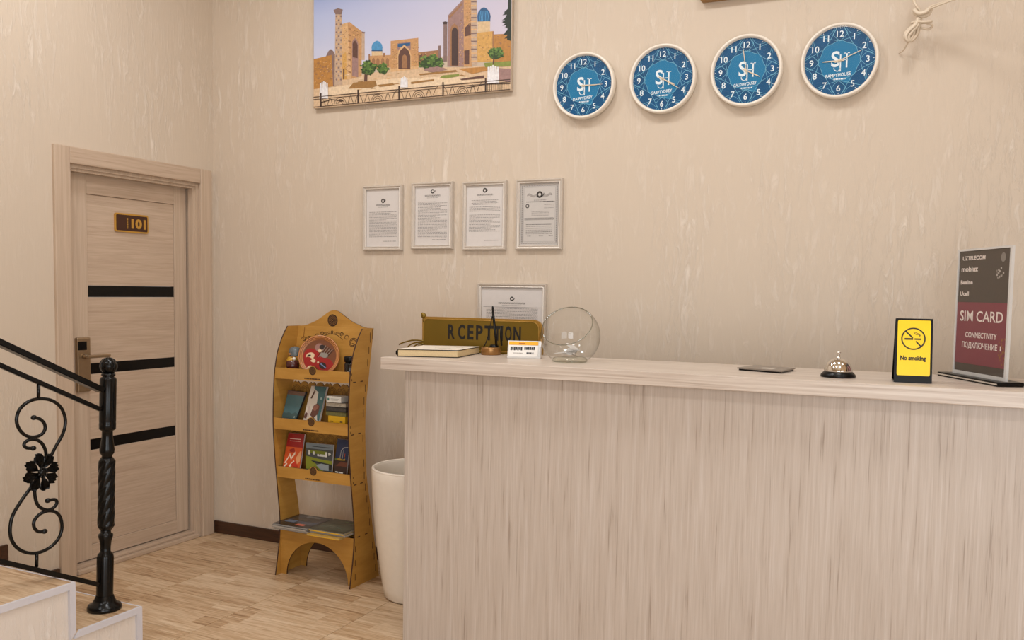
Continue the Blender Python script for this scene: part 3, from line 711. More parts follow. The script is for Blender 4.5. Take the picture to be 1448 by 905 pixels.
# fence along the bottom
def ft(x, y): return (x, y)
def line(c, pts, wd, lay):
    vs = [Vector(cpt(x, y, lay)) for x, y in pts]; strip(b, vs, wd/4.827*.0036, (0, 1, 0), keys.index(c))
fy = lambda x: 742-(x/1365)*122
line('fence', [(16, fy(0)-78), (1360, fy(1360)-78)], 5, 10); line('fence', [(16, fy(0)-62), (1360, fy(1360)-62)], 3.5, 10); line('fence', [(16, fy(0)-10), (1360, fy(1360)-10)], 5, 10)
for x in (68, 322, 602, 902, 1192): cp('fence', [(x-5, fy(x)-100), (x+5, fy(x)-101), (x+5, fy(x)-6), (x-5, fy(x)-5)], 11)
for x0_ in (68, 322, 602, 902):
    x1_ = x0_+265; xm = (x0_+x1_)/2
    for rr in (16, 28, 40): line('fence', [(xm+rr*math.cos(math.pi*k_/10), fy(xm)-14-rr*1.1*math.sin(math.pi*k_/10)) for k_ in range(11)], 3.2, 10)
    for s_ in (-1, 1):
        e = x0_ if s_ < 0 else x1_
        line('fence', [(e-s_*2, fy(e)-74), (e-s_*20, fy(e)-50), (e-s_*32, fy(e)-14)], 3.2, 10)
        line('fence', [(xm+s_*88, fy(xm+s_*88)-14), (xm+s_*76, fy(xm+s_*76)-52), (xm+s_*70, fy(xm+s_*70)-66), (xm+s_*64, fy(xm+s_*64)-52), (xm+s_*52, fy(xm+s_*52)-14)], 3.2, 10)
for k_ in range(11):
    x = 1206+k_*14; line('fence', [(x, fy(x)-62), (x, fy(x)-12)], 3, 10)
line('fence', [(1060, 600), (1200, 575), (1360, 570)], 5, 10); line('fence', [(70, 700), (140, 680), (220, 690)], 6, 10)
obj('printed_scene', b, mats, canvas, recalc=False)

# ---- clocks
BLUE = mat('clock_blue', (10, 76, 118), .45, 0, .3, noise=.25, nscale=14); BLUEL = mat('clock_light_blue', (26, 116, 160), .45, 0, .3); LINEB = ink((120, 186, 212), .45); DIGW = ink((226, 236, 240), .4)
CR = .1538; clabs = [('smallest-looking round blue clock, leftmost of the row, hands both to the three', 'DAIFPYDREY', (92, 91)), ('round blue clock with white rim, second from the left, hand at four', 'GABPTYDREY', (118, 122)),
                     ('round blue clock with white rim, third from the left, hands near twelve and four', 'GALDWYOUSEY', (118, 351)), ('round blue clock with white rim, rightmost of the row beside the tied cable', 'BAMPYHOUSE', (270, 68))]
for i, (cx, cz) in enumerate(((2.3197, 2.4321), (2.6983, 2.4309), (3.0691, 2.4332), (3.4482, 2.4381))):
    lab, nm, (ha, ma_) = clabs[i]
    t = thing('wall_clock', lab, 'clock', (cx, 0, cz), group='blue wall clocks on the back wall')
    CM = Matrix.Translation((cx, 0, cz)) @ Matrix.Rotation(math.pi/2, 4, 'X')     # lathe z -> -y
    b = newbm(); lathe(b, [(0, .001), (CR*.985, .001), (CR*1.0, .02), (CR, .036), (CR*.985, .043), (CR*.955, .046), (CR*.925, .044), (CR*.905, .038), (CR*.895, .03), (0, .03)], 64, mtx=CM); obj('rim', b, WHITEP, t)
    P = lambda r, a, y: (cx+r*math.sin(a), -y, cz+r*math.cos(a))
    b = newbm(); poly(b, [P(CR*.905, 2*math.pi*k_/64, .0305) for k_ in range(64)]); face = obj('dial', b, BLUE, t, recalc=False)
    b = newbm(); poly(b, [P(CR*(.52+.02*math.cos(8*2*math.pi*k_/96)), 2*math.pi*k_/96, .0308) for k_ in range(96)])
    poly(b, [P(CR*.64, math.radians(a), .0309) for a in (150, 163, 197, 210)][:2]+[P(CR*.45, math.radians(a), .0309) for a in (215, 145)]); obj('dial_centre', b, BLUEL, face, recalc=False)
    b = newbm(); R_ = CR*.9; LW = .0014
    strip(b, [P(CR*(.52+.02*math.cos(8*2*math.pi*k_/96)), 2*math.pi*k_/96, .0312) for k_ in range(96)], LW, (0, 1, 0), 0, True)
    for k_ in range(4):                       # pointed ovals behind 12, 3, 6 and 9
        a = math.radians(90*k_)
        for s_ in (-1, 1):
            strip(b, smooth_path([P(R_*.58, a, .0312), P(R_*.72, a+s_*.20, .0312), P(R_*.84, a+s_*.24, .0312), P(R_*.99, a+s_*.08, .0312)], 5), LW, (0, 1, 0))
    for k_ in range(8):                       # star lattice between them
        a = math.radians(45*k_+22.5)
        for s_ in (-1, 1):
            strip(b, [P(R_*.58, a-s_*.38, .0312), P(R_*.70, a, .0312), P(R_*.99, a+s_*.30, .0312)], LW, (0, 1, 0))
        strip(b, smooth_path([P(R_*.99, a-.24, .0312), P(R_*.86, a-.08, .0312), P(R_*.86, a+.08, .0312), P(R_*.99, a+.24, .0312)], 4), LW*.8, (0, 1, 0))
    obj('dial_pattern', b, LINEB, face, recalc=False)
    b = newbm()
    for h in range(1, 13):
        a = math.radians(30*h); r = CR*.715; hgt = CR*.17; p = P(r, a, .0315)
        text_bm(b, str(h), (p[0], p[1], p[2]-hgt*.5), (1, 0, 0), (0, 0, 1), height=hgt, bold=.010)
    for h in range(0, 12): 
        a = math.radians(30*h); strip(b, [P(R_*.94, a, .0315), P(R_*.975, a, .0315)], .002, (0, 1, 0))
    obj('numerals', b, DIGW, face, recalc=False)
    b = newbm()
    text_bm(b, 'S', (cx-.015, -.0316, cz-.022), (1, 0, 0), (0, 0, 1), height=.064, width=.034); text_bm(b, 'I', (cx+.0045, -.0316, cz-.042), (1, 0, 0), (0, 0, 1), height=.07, width=.005)
    text_bm(b, 'I', (cx+.029, -.0316, cz-.028), (1, 0, 0), (0, 0, 1), height=.058, width=.006); strip(b, [(cx+.002, -.0316, cz+.002), (cx+.03, -.0316, cz+.002)], .003, (0, 1, 0))
    strip(b, smooth_path([(cx+.0045, -.0316, cz-.03), (cx-.004, -.0316, cz-.042), (cx-.018, -.0316, cz-.036), (cx-.02, -.0316, cz-.026)], 4), .003, (0, 1, 0))
    for dx in (.022, .036): strip(b, [(cx+dx-.004, -.0316, cz+.029), (cx+dx+.004, -.0316, cz+.029)], .003, (0, 1, 0))
    text_bm(b, nm, (cx-.003, -.0316, cz-.064), (1, 0, .06), (0, 0, 1), height=.014, width=.098)
    dashes(b, cx-.02, cx+.028, cz-.077, .006, lambda x, z: (x, -.0316, z), rnd, 0, .003, .006, .002)
    obj('logo', b, DIGW, face, recalc=False)
    HG = ink((226, 206, 176), .3)
    for nm_, a, ln, wd, y in (('hour_hand', math.radians(ha), CR*.44, .0042, .0335), ('minute_hand', math.radians(ma_), CR*.62, .003, .0355)):
        b = newbm(); dx, dz = math.sin(a), math.cos(a); tx, tz = dz, -dx
        pts = [(-.018, wd*.5), (ln*.8, wd*.5), (ln, wd*.15), (ln, -wd*.15), (ln*.8, -wd*.5), (-.018, -wd*.5)]
        prism(b, [(cx+dx*l+tx*s_, cz+dz*l+tz*s_) for l, s_ in pts], 'y', -y, -y-.0008); obj(nm_, b, HG, t)
    b = newbm(); lathe(b, [(0, .0385), (.005, .038), (.005, .03)], 12, mtx=CM); obj('hub', b, HG, t)
    b = newbm(); poly(b, [P(CR*.905, 2*math.pi*k_/48, .040) for k_ in range(48)]); obj('glass', b, PANE, t, recalc=False)

# ---- object cut off by the top of the picture
p0, p1 = on(1, -.045, 990, 1.0), on(1, -.045, 1290, -36)
b = newbm(); box(b, (p0.x, -.045, p0.z), (p1.x, -.002, p0.z+.5), bev=.004)
tag(obj('wall_board', b, mat('board_wood', (150, 112, 62), .5)), 'brown-edged board above the clocks, only its bottom edge in view', 'board')

# ---- tied cable bundle
CAB = mat('off_white_cable', (222, 206, 184), .45)
zc_ = lambda x, y, dep=-.10: on(1, dep, 1200+x/5.839, y/5.839)
t = thing('cable_bundle', 'off-white cable hank tied in a knot at the upper right of the wall', 'cable', zc_(540, 300, 0))
def ctube(name, pts, r, dep=None):
    b = newbm(); tube(b, smooth_path([zc_(*p) for p in pts], 6), r, 8); return obj(name, b, CAB, t)
ctube('strand', [(530, -120, -.11), (538, 0, -.11), (560, 50, -.11), (590, 95, -.10), (575, 150, -.09)], .005)
ctube('strand', [(1560, -330, -.42), (1150, -130, -.27), (980, -50, -.21), (840, 0, -.17), (690, 50, -.12), (630, 90, -.10), (590, 150, -.09)], .0045)
ctube('strand', [(1560, -315, -.43), (1150, -120, -.28), (980, -42, -.22), (840, 6, -.18), (680, 70, -.13), (660, 105, -.11), (600, 135, -.09), (540, 100, -.09)], .004)
ctube('loop', [(540, 80, -.11), (580, 110, -.12), (640, 95, -.12), (680, 60, -.11), (665, 110, -.10), (620, 135, -.10), (560, 120, -.10), (540, 90, -.11)], .0075)
ctube('binding', [(520, 188, -.10), (560, 176, -.115), (620, 178, -.12), (685, 175, -.11), (640, 186, -.09), (560, 190, -.085), (522, 186, -.10)], .005)
for k_, (dx, dd) in enumerate(((0, 0), (14, .012), (-14, .012), (6, -.014), (-6, .02), (18, -.004))):
    ctube('coil', [(575+dx*.3, 150, -.09-dd), (560+dx, 200, -.10-dd), (510+dx*1.6, 250, -.10-dd), (480+dx*1.2, 300, -.10-dd), (500+dx, 338, -.09-dd), (540+dx*1.3, 290, -.075-dd), (560+dx*1.4, 220, -.08-dd), (590+dx*.3, 150, -.09-dd)], .006)
ctube('loose_end', [(500, 330, -.08), (480, 370, -.06), (455, 410, -.03), (420, 440, -.006)], .003)
ctube('loose_end', [(640, 190, -.09), (690, 210, -.08), (660, 240, -.07), (600, 230, -.08)], .0045)

# ================================================================== RECEPTION COUNTER
YC, ZC, TH = -.95, 1.191, .049
YBK = -.42; YF = -.90
xl = on(1, YC, 538, 512).x; xb = on(1, YF, 571.3, 700).x; XRT = 4.85
ct = thing('reception_counter', 'pale oak laminate reception counter with thick overhanging worktop', 'counter', ((xl+XRT)/2, -.7, 0))
b = newbm(); box(b, (xl, YC, ZC-TH), (XRT, YBK, ZC), bev=.002); obj('worktop', b, CTOP, ct)
b = newbm(); box(b, (xb, YF-.001, 0), (xb+.020, YBK+.03, ZC-TH), bev=.001); obj('end_panel', b, COUNT, ct)
b = newbm(); box(b, (XRT-.06, YF-.001, 0), (XRT-.04, YBK+.03, ZC-TH), bev=.001); obj('end_panel', b, COUNT, ct)
b = newbm(); box(b, (xb+.0215, YF, .0), (XRT-.061, YF+.02, ZC-TH)); obj('front_panel', b, COUNT, ct)
b = newbm(); box(b, (xb+.02, YF-.0015, 0), (xb+.0215, YF+.01, ZC-TH)); obj('edge_band', b, ink((214, 202, 188)), ct)
b = newbm(); box(b, (xb+.02, YF+.02, .72), (XRT-.06, .0-.16, .745), bev=.002); obj('desk_shelf', b, CTOP, ct)

# ================================================================== THINGS ON THE COUNTER
# --- brass RECEPTION sign
ys = -.475
sg = thing('reception_sign', 'long brass desk sign with dark capital letters behind the notebook', 'sign', on(1, ys, 680, 480)*1); sg.location.z = ZC; ROOTLOC[sg.name] = Vector(sg.location)
def sp(px, py, dy=0): p = on(1, ys+dy, px, py); return (p.x, p.z)
A = sp(597, 450); B = sp(767.5, 452.5); bot = ZC+.004
def plate_poly(x0, x1, z0, z1, r0, r1): 
    out = []
    for cx, cy, a, r in ((x1-r1, z1-r1, 0, r1), (x0+r0, z1-r0, 90, r0)):
        for k_ in range(7): t_ = math.radians(a+15*k_); out.append((cx+r*math.cos(t_), cy+r*math.sin(t_)))
    return out+[(x0, z0), (x1, z0)]
zt_ = (A[1]+B[1])/2+.004
b = newbm(); prism(b, plate_poly(A[0], B[0], bot, zt_, .014, .045), 'y', ys, ys+.016)
bmesh.ops.bevel(b, geom=b.edges[:], offset=.002, segments=2, affect='EDGES'); bp_ = obj('backing_plate', b, BRASS, sg)
b = newbm(); prism(b, plate_poly(A[0]+.012, B[0]-.018, bot+.008, zt_-.012, .022, .03), 'y', ys-.004, ys+.002); obj('face_plate', b, BRASSD, sg)
b = newbm(); pts = plate_poly(A[0]+.010, B[0]-.016, bot+.006, zt_-.010, .023, .032); tube(b, [(x, ys-.003, z) for x, z in pts], .0022, 6, closed=True); obj('bevelled_rim', b, BRASS, sg)
b = newbm()
zb_ = sp(680, 480)[1]; ht_ = sp(680, 459.5)[1]-zb_
for ch, x0_, x1_ in (('R', 633.5, 643), ('C', 647.5, 657.5), ('E', 661, 669.5), ('P', 673, 682.5), ('T', 685, 697.5), ('T', 699, 708), ('I', 708.5, 711), ('O', 714, 723.5), ('N', 726, 736.5)):
    xa, xb_ = sp(x0_, 470, -.005)[0], sp(x1_, 470, -.005)[0]
    text_bm(b, ch, ((xa+xb_)/2, ys-.0046, zb_), (1, 0, 0), (0, 0, 1), height=ht_, width=xb_-xa, bold=.03)
obj('lettering', b, ink((18, 12, 4), .8), sg, recalc=False)
fz = sp(598.5, 446.5)
b = newbm(); ball(b, (fz[0], ys+.004, fz[1]+.0), .014, 12, sc=(.9, .8, 1)); ball(b, (fz[0]+.004, ys+.004, fz[1]-.022), .009, 10); ball(b, (fz[0]-.006, ys+.004, fz[1]+.008), .008, 10); tag(obj('scroll_finial', b, BRASSD, sg), 'dark scrolled corner finial')
b = newbm()
for pts in (((600, 482), (585, 481), (572, 484), (565, 487)), ((600, 484), (588, 484.5), (580, 488), (576, 492.5)), ((600, 486), (592, 486.5), (586, 490), (584, 494)), ((598, 488), (592, 489.5), (589, 493.5), (588, 496))):
    tube(b, smooth_path([(*(lambda q_: (q_[0], ys-.004, max(q_[1], ZC+.004)))(sp(*p)),) for p in pts], 5), .0035, 8)
obj('scroll_foot', b, BRASSD, sg)
b = newbm(); box(b, (A[0]+.02, ys-.01, ZC+.0005), (B[0]-.03, ys+.04, bot+.004), bev=.001); obj('base', b, BRASSD, sg)

# --- notebook
nb = [Vector((1.858, -.888)), Vector((2.093, -.800)), Vector((2.045, -.515)), Vector((1.810, -.603))]
cen = sum(nb, Vector((0, 0)))/4
bk = thing('notebook', 'thick notebook with white cover and black spine lying before the brass sign', 'book', (cen.x, cen.y, ZC))
def scale2(s): return [(cen+(v-cen)*s)[:] for v in nb]
b = newbm(); prism(b, scale2(.985), 'z', ZC+.0035, ZC+.0285); obj('pages', b, CREAM, bk)
b = newbm(); prism(b, scale2(1.0), 'z', ZC+.0006, ZC+.0035); obj('cover', b, BPLAST, bk)
b = newbm(); prism(b, scale2(1.0), 'z', ZC+.0285, ZC+.032, 0, 1); cv_ = obj('cover', b, [mat('white_leatherette', (232, 222, 206), .5, noise=.05, nscale=60, bump=.15), BPLAST], bk); cv_['label'] = 'white front cover with black underside'
b = newbm()
dv = (nb[3]-nb[0])
pr = smooth_path([(nb[0].x+.004, nb[0].y+.004, ZC+.0015), (nb[0].x-.006, nb[0].y, ZC+.008), (nb[0].x-.008, nb[0].y-.001, ZC+.0165), (nb[0].x-.006, nb[0].y, ZC+.025), (nb[0].x+.004, nb[0].y+.004, ZC+.0315)], 3)
A_ = [b.verts.new(p) for p in pr]; B_ = [b.verts.new(p+Vector((dv.x, dv.y, 0))) for p in pr]
for i in range(len(pr)-1): b.faces.new((A_[i], A_[i+1], B_[i+1], B_[i])).smooth = True
bmesh.ops.solidify(b, geom=b.faces[:], thickness=.004); obj('spine', b, BPLAST, bk)
b = newbm()
for k_ in range(5):
    u = rnd.uniform(.2, .75); v = rnd.uniform(.2, .8); p = nb[0]+(nb[1]-nb[0])*v+dv*u; tube(b, [(p.x, p.y, ZC+.0322), (p.x+.03, p.y+.012, ZC+.0322)], .0006, 5)
obj('cover_marks', b, ink((176, 162, 140)), bk)

# --- pen stand
pc = Vector((2.115, -.545, ZC))
ps = thing('pen_stand', 'bronze disc pen stand with leaning black pens and a cord', 'pen stand', pc)
b = newbm(); lathe(b, [(0, .0004), (.041, .0004), (.043, .003), (.043, .030), (.0415, .033), (.026, .034), (.024, .031), (0, .031)], 40, mtx=Matrix.Translation(pc)); obj('base', b, BRONZE, ps)
b = newbm(); lathe(b, [(.020, .030), (.019, .040), (.015, .044), (0, .045)], 24, mtx=Matrix.Translation(pc+Vector((.012, .008, 0)))); obj('socket', b, BPLAST, ps)
def pp(px, py, dy=0): return on(1, pc.y+dy, px, py)
b = newbm(); tube(b, [pp(702, 489), pp(699.8, 465), pp(697.6, 447), pp(696.8, 435), pp(696.6, 433)], [.0052, .0056, .0054, .0045, .002], 12); obj('pen', b, BPLAST, ps)
b = newbm(); tube(b, [pp(709.5, 489, .01), pp(708, 475, .01), pp(708.2, 463, .01)], [.004, .0042, .003], 10); tube(b, smooth_path([pp(708.2, 463, .01), pp(709.5, 461.2, .01), pp(711.5, 461.6, .01)], 4), .002, 6); obj('pen', b, BPLAST, ps)
b = newbm(); tube(b, smooth_path([pp(696, 447, -.006), pp(693.5, 460, -.01), pp(690, 476, -.02), pp(686, 487, -.03), pp(682.5, 493, -.03), pp(684.5, 499, -.03), pp(689, 501.3, -.03)], 6), .0022, 8); obj('cord', b, BPLAST, ps)

# --- business card holder
h0, h1 = Vector((2.26, -.681, ZC)), Vector((2.393, -.640, ZC))
ux = (h1-h0).normalized(); bkv = Vector((-ux.y, ux.x, 0)); wd_ = (h1-h0).length
ch = thing('card_holder', 'clear acrylic holder with white cards under a yellow band beside the glass bowl', 'card holder', (h0+h1)/2)
def hpt(u, v, z): return h0+ux*u+bkv*v+Vector((0, 0, z))
def slab(bm, u0, u1, v0, v1, z0, z1, lean, mi=0):
    P8 = [hpt(u, v+lean*z, z) for z in (z0, z1) for (u, v) in ((u0, v0), (u1, v0), (u1, v1), (u0, v1))]
    vs = [bm.verts.new(p) for p in P8]
    for q_ in ((0,3,2,1),(4,5,6,7),(0,1,5,4),(1,2,6,5),(2,3,7,6),(3,0,4,7)): bm.faces.new([vs[i] for i in q_]).material_index = mi
CH = .072
b = newbm(); slab(b, 0, wd_, .004, .006, .004, CH, .35); slab(b, 0, wd_, 0, .045, .0004, .004, 0); slab(b, 0, wd_, -.001, .001, .004, .010, .35)
obj('acrylic_stand', b, ACRYL, ch)
b = newbm(); slab(b, wd_-.002, wd_, .006, .04, .004, .05, 0); obj('side_wall', b, ACRYL, ch)
b = newbm(); slab(b, 0, wd_, .036, .038, .004, .045, -.3); obj('rear_prop', b, ACRYL, ch)
b = newbm(); slab(b, .005, wd_-.012, .0005, .0035, .006, CH-.003, .35); cards = obj('cards', b, ink((236, 232, 226)), ch)
def cq(bm, u0, u1, z0, z1, mi, e=.0008): poly(bm, [hpt(u, .0005-e+.35*z, z) for u, z in ((u0, z0), (u1, z0), (u1, z1), (u0, z1))], mi)
b = newbm(); cq(b, .005, wd_-.012, CH-.017, CH-.003, 0)
U0, U1 = .012, wd_-.02
cq(b, U0+.034, U0+.060, CH-.013, CH-.008, 2, .0012)
for k_ in range(7): cq(b, U0+.0072*k_, U0+.0072*k_+.0062, .033+.002*(k_ % 2), .048, 1)
for k_ in range(6): cq(b, U0+.058+.0075*k_, U0+.058+.0075*k_+.0062, .036, .049-.002*(k_ % 3 == 1), 1)
for k_ in range(8): cq(b, U0+.012+.005*k_, U0+.012+.005*k_+.004, .021, .0235, 3)
for k_ in range(4): cq(b, U0+.068+.008*k_, U0+.068+.008*k_+.005, .019, .026, 1)
obj('card_print', b, [ink((238, 172, 30)), ink((44, 44, 48)), ink((190, 110, 20)), INKG], cards, recalc=False)

# --- glass bowl with papers
NOTEP = mat('note_paper', (240, 236, 232), .6)
bc = Vector((2.548, -.70, ZC)); RB = .119
bw = thing('glass_bowl', 'clear round glass bowl with slanted rim holding folded white notes', 'bowl', bc)
ctr = bc+Vector((0, 0, .103))
nrm_ = Vector((.046, -.71, .70)).normalized()     # rim plane normal (opens towards the room)
DCUT = .060
def shell(bm, R):
    bmesh.ops.create_uvsphere(bm, u_segments=64, v_segments=48, radius=R, matrix=Matrix.Translation(ctr))
b = newbm(); shell(b, RB)
bmesh.ops.bisect_plane(b, geom=b.verts[:]+b.edges[:]+b.faces[:], plane_co=ctr+nrm_*DCUT, plane_no=nrm_, clear_outer=True)
bmesh.ops.bisect_plane(b, geom=b.verts[:]+b.edges[:]+b.faces[:], plane_co=(0, 0, ZC+.012), plane_no=(0, 0, -1), clear_outer=True)
for f in b.faces: f.smooth = True
obj('bowl_wall', b, GLASS, bw)
t1 = nrm_.orthogonal().normalized(); t2 = nrm_.cross(t1); rr = math.sqrt(RB**2-DCUT**2)-.0015
b = newbm(); tube(b, [ctr+nrm_*DCUT+t1*rr*math.cos(a)+t2*rr*math.sin(a) for a in (2*math.pi*k_/96 for k_ in range(96))], .0021, 8, closed=True)
RIMG = thin_glass('rim_glass', (.72, .74, .70), .1); obj('rim', b, RIMG, bw)
b = newbm(); lathe(b, [(0, .0005), (.066, .0005), (.07, .004), (.068, .014), (.062, .018), (.05, .020), (0, .016)], 48, mtx=Matrix.Translation(bc)); obj('foot', b, thin_glass('foot_glass', (.95, .96, .92), .07, .7, (.45, .46, .38)), bw)
for k_, (dx, dy, rz, tilt, sc) in enumerate(((-.018, -.01, .3, .1, 1), (.012, .012, 1.2, -.12, 1.0), (.022, -.02, 2.2, .35, .9), (-.01, .02, 2.8, -.2, .9))):
    b = newbm(); W2, H2 = .044*sc, .024*sc
    pts = [(-W2, -H2, 0), (0, -H2, .012), (W2, -H2, .003), (W2, H2, .004), (0, H2, .014), (-W2, H2, .001)]
    vs = [b.verts.new(p) for p in pts]; b.faces.new((vs[0], vs[1], vs[4], vs[5])); b.faces.new((vs[1], vs[2], vs[3], vs[4]))
    bmesh.ops.solidify(b, geom=b.faces[:], thickness=.0012)
    m_ = Matrix.Translation(bc+Vector((dx, dy, .026+.009*k_))) @ Matrix.Rotation(rz, 4, 'Z') @ Matrix.Rotation(tilt, 4, 'Y')
    bmesh.ops.transform(b, matrix=m_, verts=b.verts)
    o = obj('folded_note', b, NOTEP)
    tag(o, ('folded white note at the bottom of the glass bowl, under the others', 'folded white note lying across the middle of the pile in the glass bowl', 'folded white note tilted up on the right of the pile in the glass bowl', 'folded white note on top of the pile in the glass bowl')[k_], 'note', 'folded notes in the glass bowl')

# --- grey tray
b = newbm(); TW = [Vector((3.205, -.690)), Vector((3.372, -.742)), Vector((3.395, -.575)), Vector((3.245, -.525))]
tcn = sum(TW, Vector((0, 0)))/4
ty = thing('card_reader_tray', 'flat dark grey tray lying on the counter left of the bell', 'tray', (tcn.x, tcn.y, ZC))
prism(b, [(tcn+(v-tcn)*.94)[:] for v in TW], 'z', ZC+.0005, ZC+.006); obj('underside', b, BPLAST, ty)
b = newbm(); prism(b, [v[:] for v in TW], 'z', ZC+.006, ZC+.0105); tag(obj('top_plate', b, mat('tray_grey', (140, 130, 120), .35, .3), ty), 'brushed grey top')
b = newbm(); m1 = tcn+Vector((.0, -.02)); poly(b, [(m1.x-.02, m1.y-.03, ZC+.0108), (m1.x+.03, m1.y-.045, ZC+.0108), (m1.x+.035, m1.y+.0, ZC+.0108), (m1.x-.015, m1.y+.015, ZC+.0108)]); obj('paper_label', b, ink((196, 186, 174)), ty)

# --- bell
bl_ = Vector((3.562, -.755, ZC)); be = thing('call_bell', 'chrome dome call bell on a black base', 'bell', bl_)
Mb = Matrix.Translation(bl_)
b = newbm(); lathe(b, [(0, .0005), (.056, .0005), (.058, .004), (.056, .010), (.049, .017), (.046, .020), (0, .020)], 40, mtx=Mb); obj('base', b, BPLAST, be)
b = newbm(); lathe(b, [(.046, .0195), (.0475, .021), (.046, .026), (.043, .038), (.036, .051), (.025, .060), (.012, .065), (0, .0665)], 48, mtx=Mb); obj('dome', b, CHROME, be)
b = newbm(); lathe(b, [(.008, .065), (.0055, .069), (.004, .071), (.004, .080), (.0065, .081), (.0065, .085), (.004, .0875), (0, .088)], 20, mtx=Mb); obj('plunger', b, CHROME, be)

# --- no smoking sign
e0, e1 = Vector((3.743, -.845, ZC)), Vector((3.855, -.832, ZC)); ux2 = (e1-e0).normalized(); bk2 = Vector((-ux2.y, ux2.x, 0)); w2 = (e1-e0).length; hs = .208; LN = .20
ns = thing('no_smoking_sign', 'yellow no smoking table sign in a black stand', 'sign', (e0+e1)/2)
def npnt(u, v, s): return e0+ux2*u+bk2*(v+s*LN*hs)+Vector((0, 0, s*hs))
def nslab(bm, u0, u1, v0, v1, s0, s1, mi=0, bev=0):
    vs = [bm.verts.new(npnt(u, v, s)) for s in (s0, s1) for u, v in ((u0, v0), (u1, v0), (u1, v1), (u0, v1))]
    fs = [bm.faces.new([vs[i] for i in q_]) for q_ in ((0,3,2,1),(4,5,6,7),(0,1,5,4),(1,2,6,5),(2,3,7,6),(3,0,4,7))]
    for f in fs: f.material_index = mi
    if bev: bmesh.ops.bevel(bm, geom=list({e for f in fs for e in f.edges}), offset=bev, segments=2, affect='EDGES')
b = newbm(); nslab(b, 0, w2, 0, .006, .003, 1, 0, .0015)
pz = [npnt(0, .05, 0)+Vector((0, 0, .0005))]
q8 = [e0+bk2*.004+Vector((0, 0, .0005)), e0+ux2*w2+bk2*.004+Vector((0, 0, .0005)), e0+ux2*w2+bk2*.10+Vector((0, 0, .0005)), e0+bk2*.10+Vector((0, 0, .0005))]
vs = [b.verts.new(p) for p in q8]+[b.verts.new(p+Vector((0, 0, .005))) for p in q8]
for q_ in ((0,3,2,1),(4,5,6,7),(0,1,5,4),(1,2,6,5),(2,3,7,6),(3,0,4,7)): b.faces.new([vs[i] for i in q_])
# rear prop
r0, r1 = npnt(.0, .006, .96), npnt(w2, .006, .96); s0_, s1_ = e0+bk2*.098+Vector((0, 0, .004)), e0+ux2*w2+bk2*.098+Vector((0, 0, .004))
vs = [b.verts.new(p) for p in (r0, r1, s1_, s0_)]+[b.verts.new(p+bk2*.004) for p in (r0, r1, s1_, s0_)]
for q_ in ((0,3,2,1),(4,5,6,7),(0,1,5,4),(1,2,6,5),(2,3,7,6),(3,0,4,7)): b.faces.new([vs[i] for i in q_])
obj('stand', b, BPLAST, ns)
def nface(pts, e): return [npnt(u*w2, -e, s) for u, s in pts]
b = newbm(); poly(b, nface(rrect(.065, .94, .115, .972, .03), .0008)); yel = obj('yellow_panel', b, ink((250, 208, 14), .3), ns, recalc=False)
b = newbm(); rad = .0345; cu_, cs_ = .485, .685
def nc(dx, dz, e=.0014): return npnt(cu_*w2+dx, -e, cs_+dz/hs/math.sqrt(1+LN*LN)*1.0)
nn2 = ux2.cross((Vector((0, 0, 1))+bk2*LN).normalized())
strip(b, [nc(rad*math.cos(a), rad*math.sin(a)) for a in (2*math.pi*k_/48 for k_ in range(48))], .0042, nn2, 0, True)
strip(b, [nc(-rad*.68, rad*.70), nc(-rad*.05, rad*.08)], .0044, nn2); strip(b, [nc(rad*.22, -rad*.24), nc(rad*.66, -rad*.70)], .0044, nn2)
strip(b, [nc(-rad*.76, -.001), nc(-rad*.02, -.001)], .006, nn2); strip(b, [nc(rad*.1, -.001), nc(rad*.66, -.001)], .005, nn2)
strip(b, smooth_path([nc(rad*.0, rad*.68), nc(rad*.2, rad*.42), nc(rad*.45, rad*.4), nc(rad*.6, rad*.16)], 4), .0017, nn2); strip(b, smooth_path([nc(rad*.15, rad*.6), nc(rad*.4, rad*.5), nc(rad*.65, rad*.3)], 4), .0015, nn2)
uzv = (Vector((0, 0, 1))+bk2*LN).normalized()
text_bm(b, 'No smoking', npnt(w2*.49, -.0014, .355), ux2, uzv, height=.014, width=w2*.68, bold=.045)
obj('pictogram', b, ink((28, 24, 10)), yel, recalc=False)

# --- sim card sign
g0, g1 = Vector((3.921, -.475, ZC)), Vector((4.068, -.772, ZC)); ux3 = (g1-g0).normalized(); bk3 = Vector((-ux3.y, ux3.x, 0)); w3 = (g1-g0).length; hb = .012
ss = thing('sim_card_sign', 'tall acrylic sign with dark and maroon SIM card poster on a black foot', 'sign', (g0+g1)/2)
HS = .445
def gp(u, v, z): return g0+ux3*u+bk3*v+Vector((0, 0, z))
def gslab(bm, u0, u1, v0, v1, z0, z1, mi=0, bev=0):
    vs = [bm.verts.new(gp(u, v, z)) for z in (z0, z1) for u, v in ((u0, v0), (u1, v0), (u1, v1), (u0, v1))]
    fs = [bm.faces.new([vs[i] for i in q_]) for q_ in ((0,3,2,1),(4,5,6,7),(0,1,5,4),(1,2,6,5),(2,3,7,6),(3,0,4,7))]
    for f in fs: f.material_index = mi
    if bev: bmesh.ops.bevel(bm, geom=list({e for f in fs for e in f.edges}), offset=bev, segments=2, affect='EDGES')
b = newbm(); gslab(b, -.035, w3+.03, -.045, .045, .0005, .014, 0, .004); obj('foot', b, BPLAST, ss)
b = newbm(); gslab(b, -.033, w3+.026, -.0465, -.044, .0055, .0095); obj('foot_strip', b, mat('silver_strip', (206, 198, 186), .3, .3), ss)
b = newbm(); poly(b, [gp(u, -.0042, z) for u, z in ((0, .013), (w3, .013), (w3, HS), (0, HS))]); obj('acrylic_sheet', b, PANE, ss, recalc=False)
b = newbm()
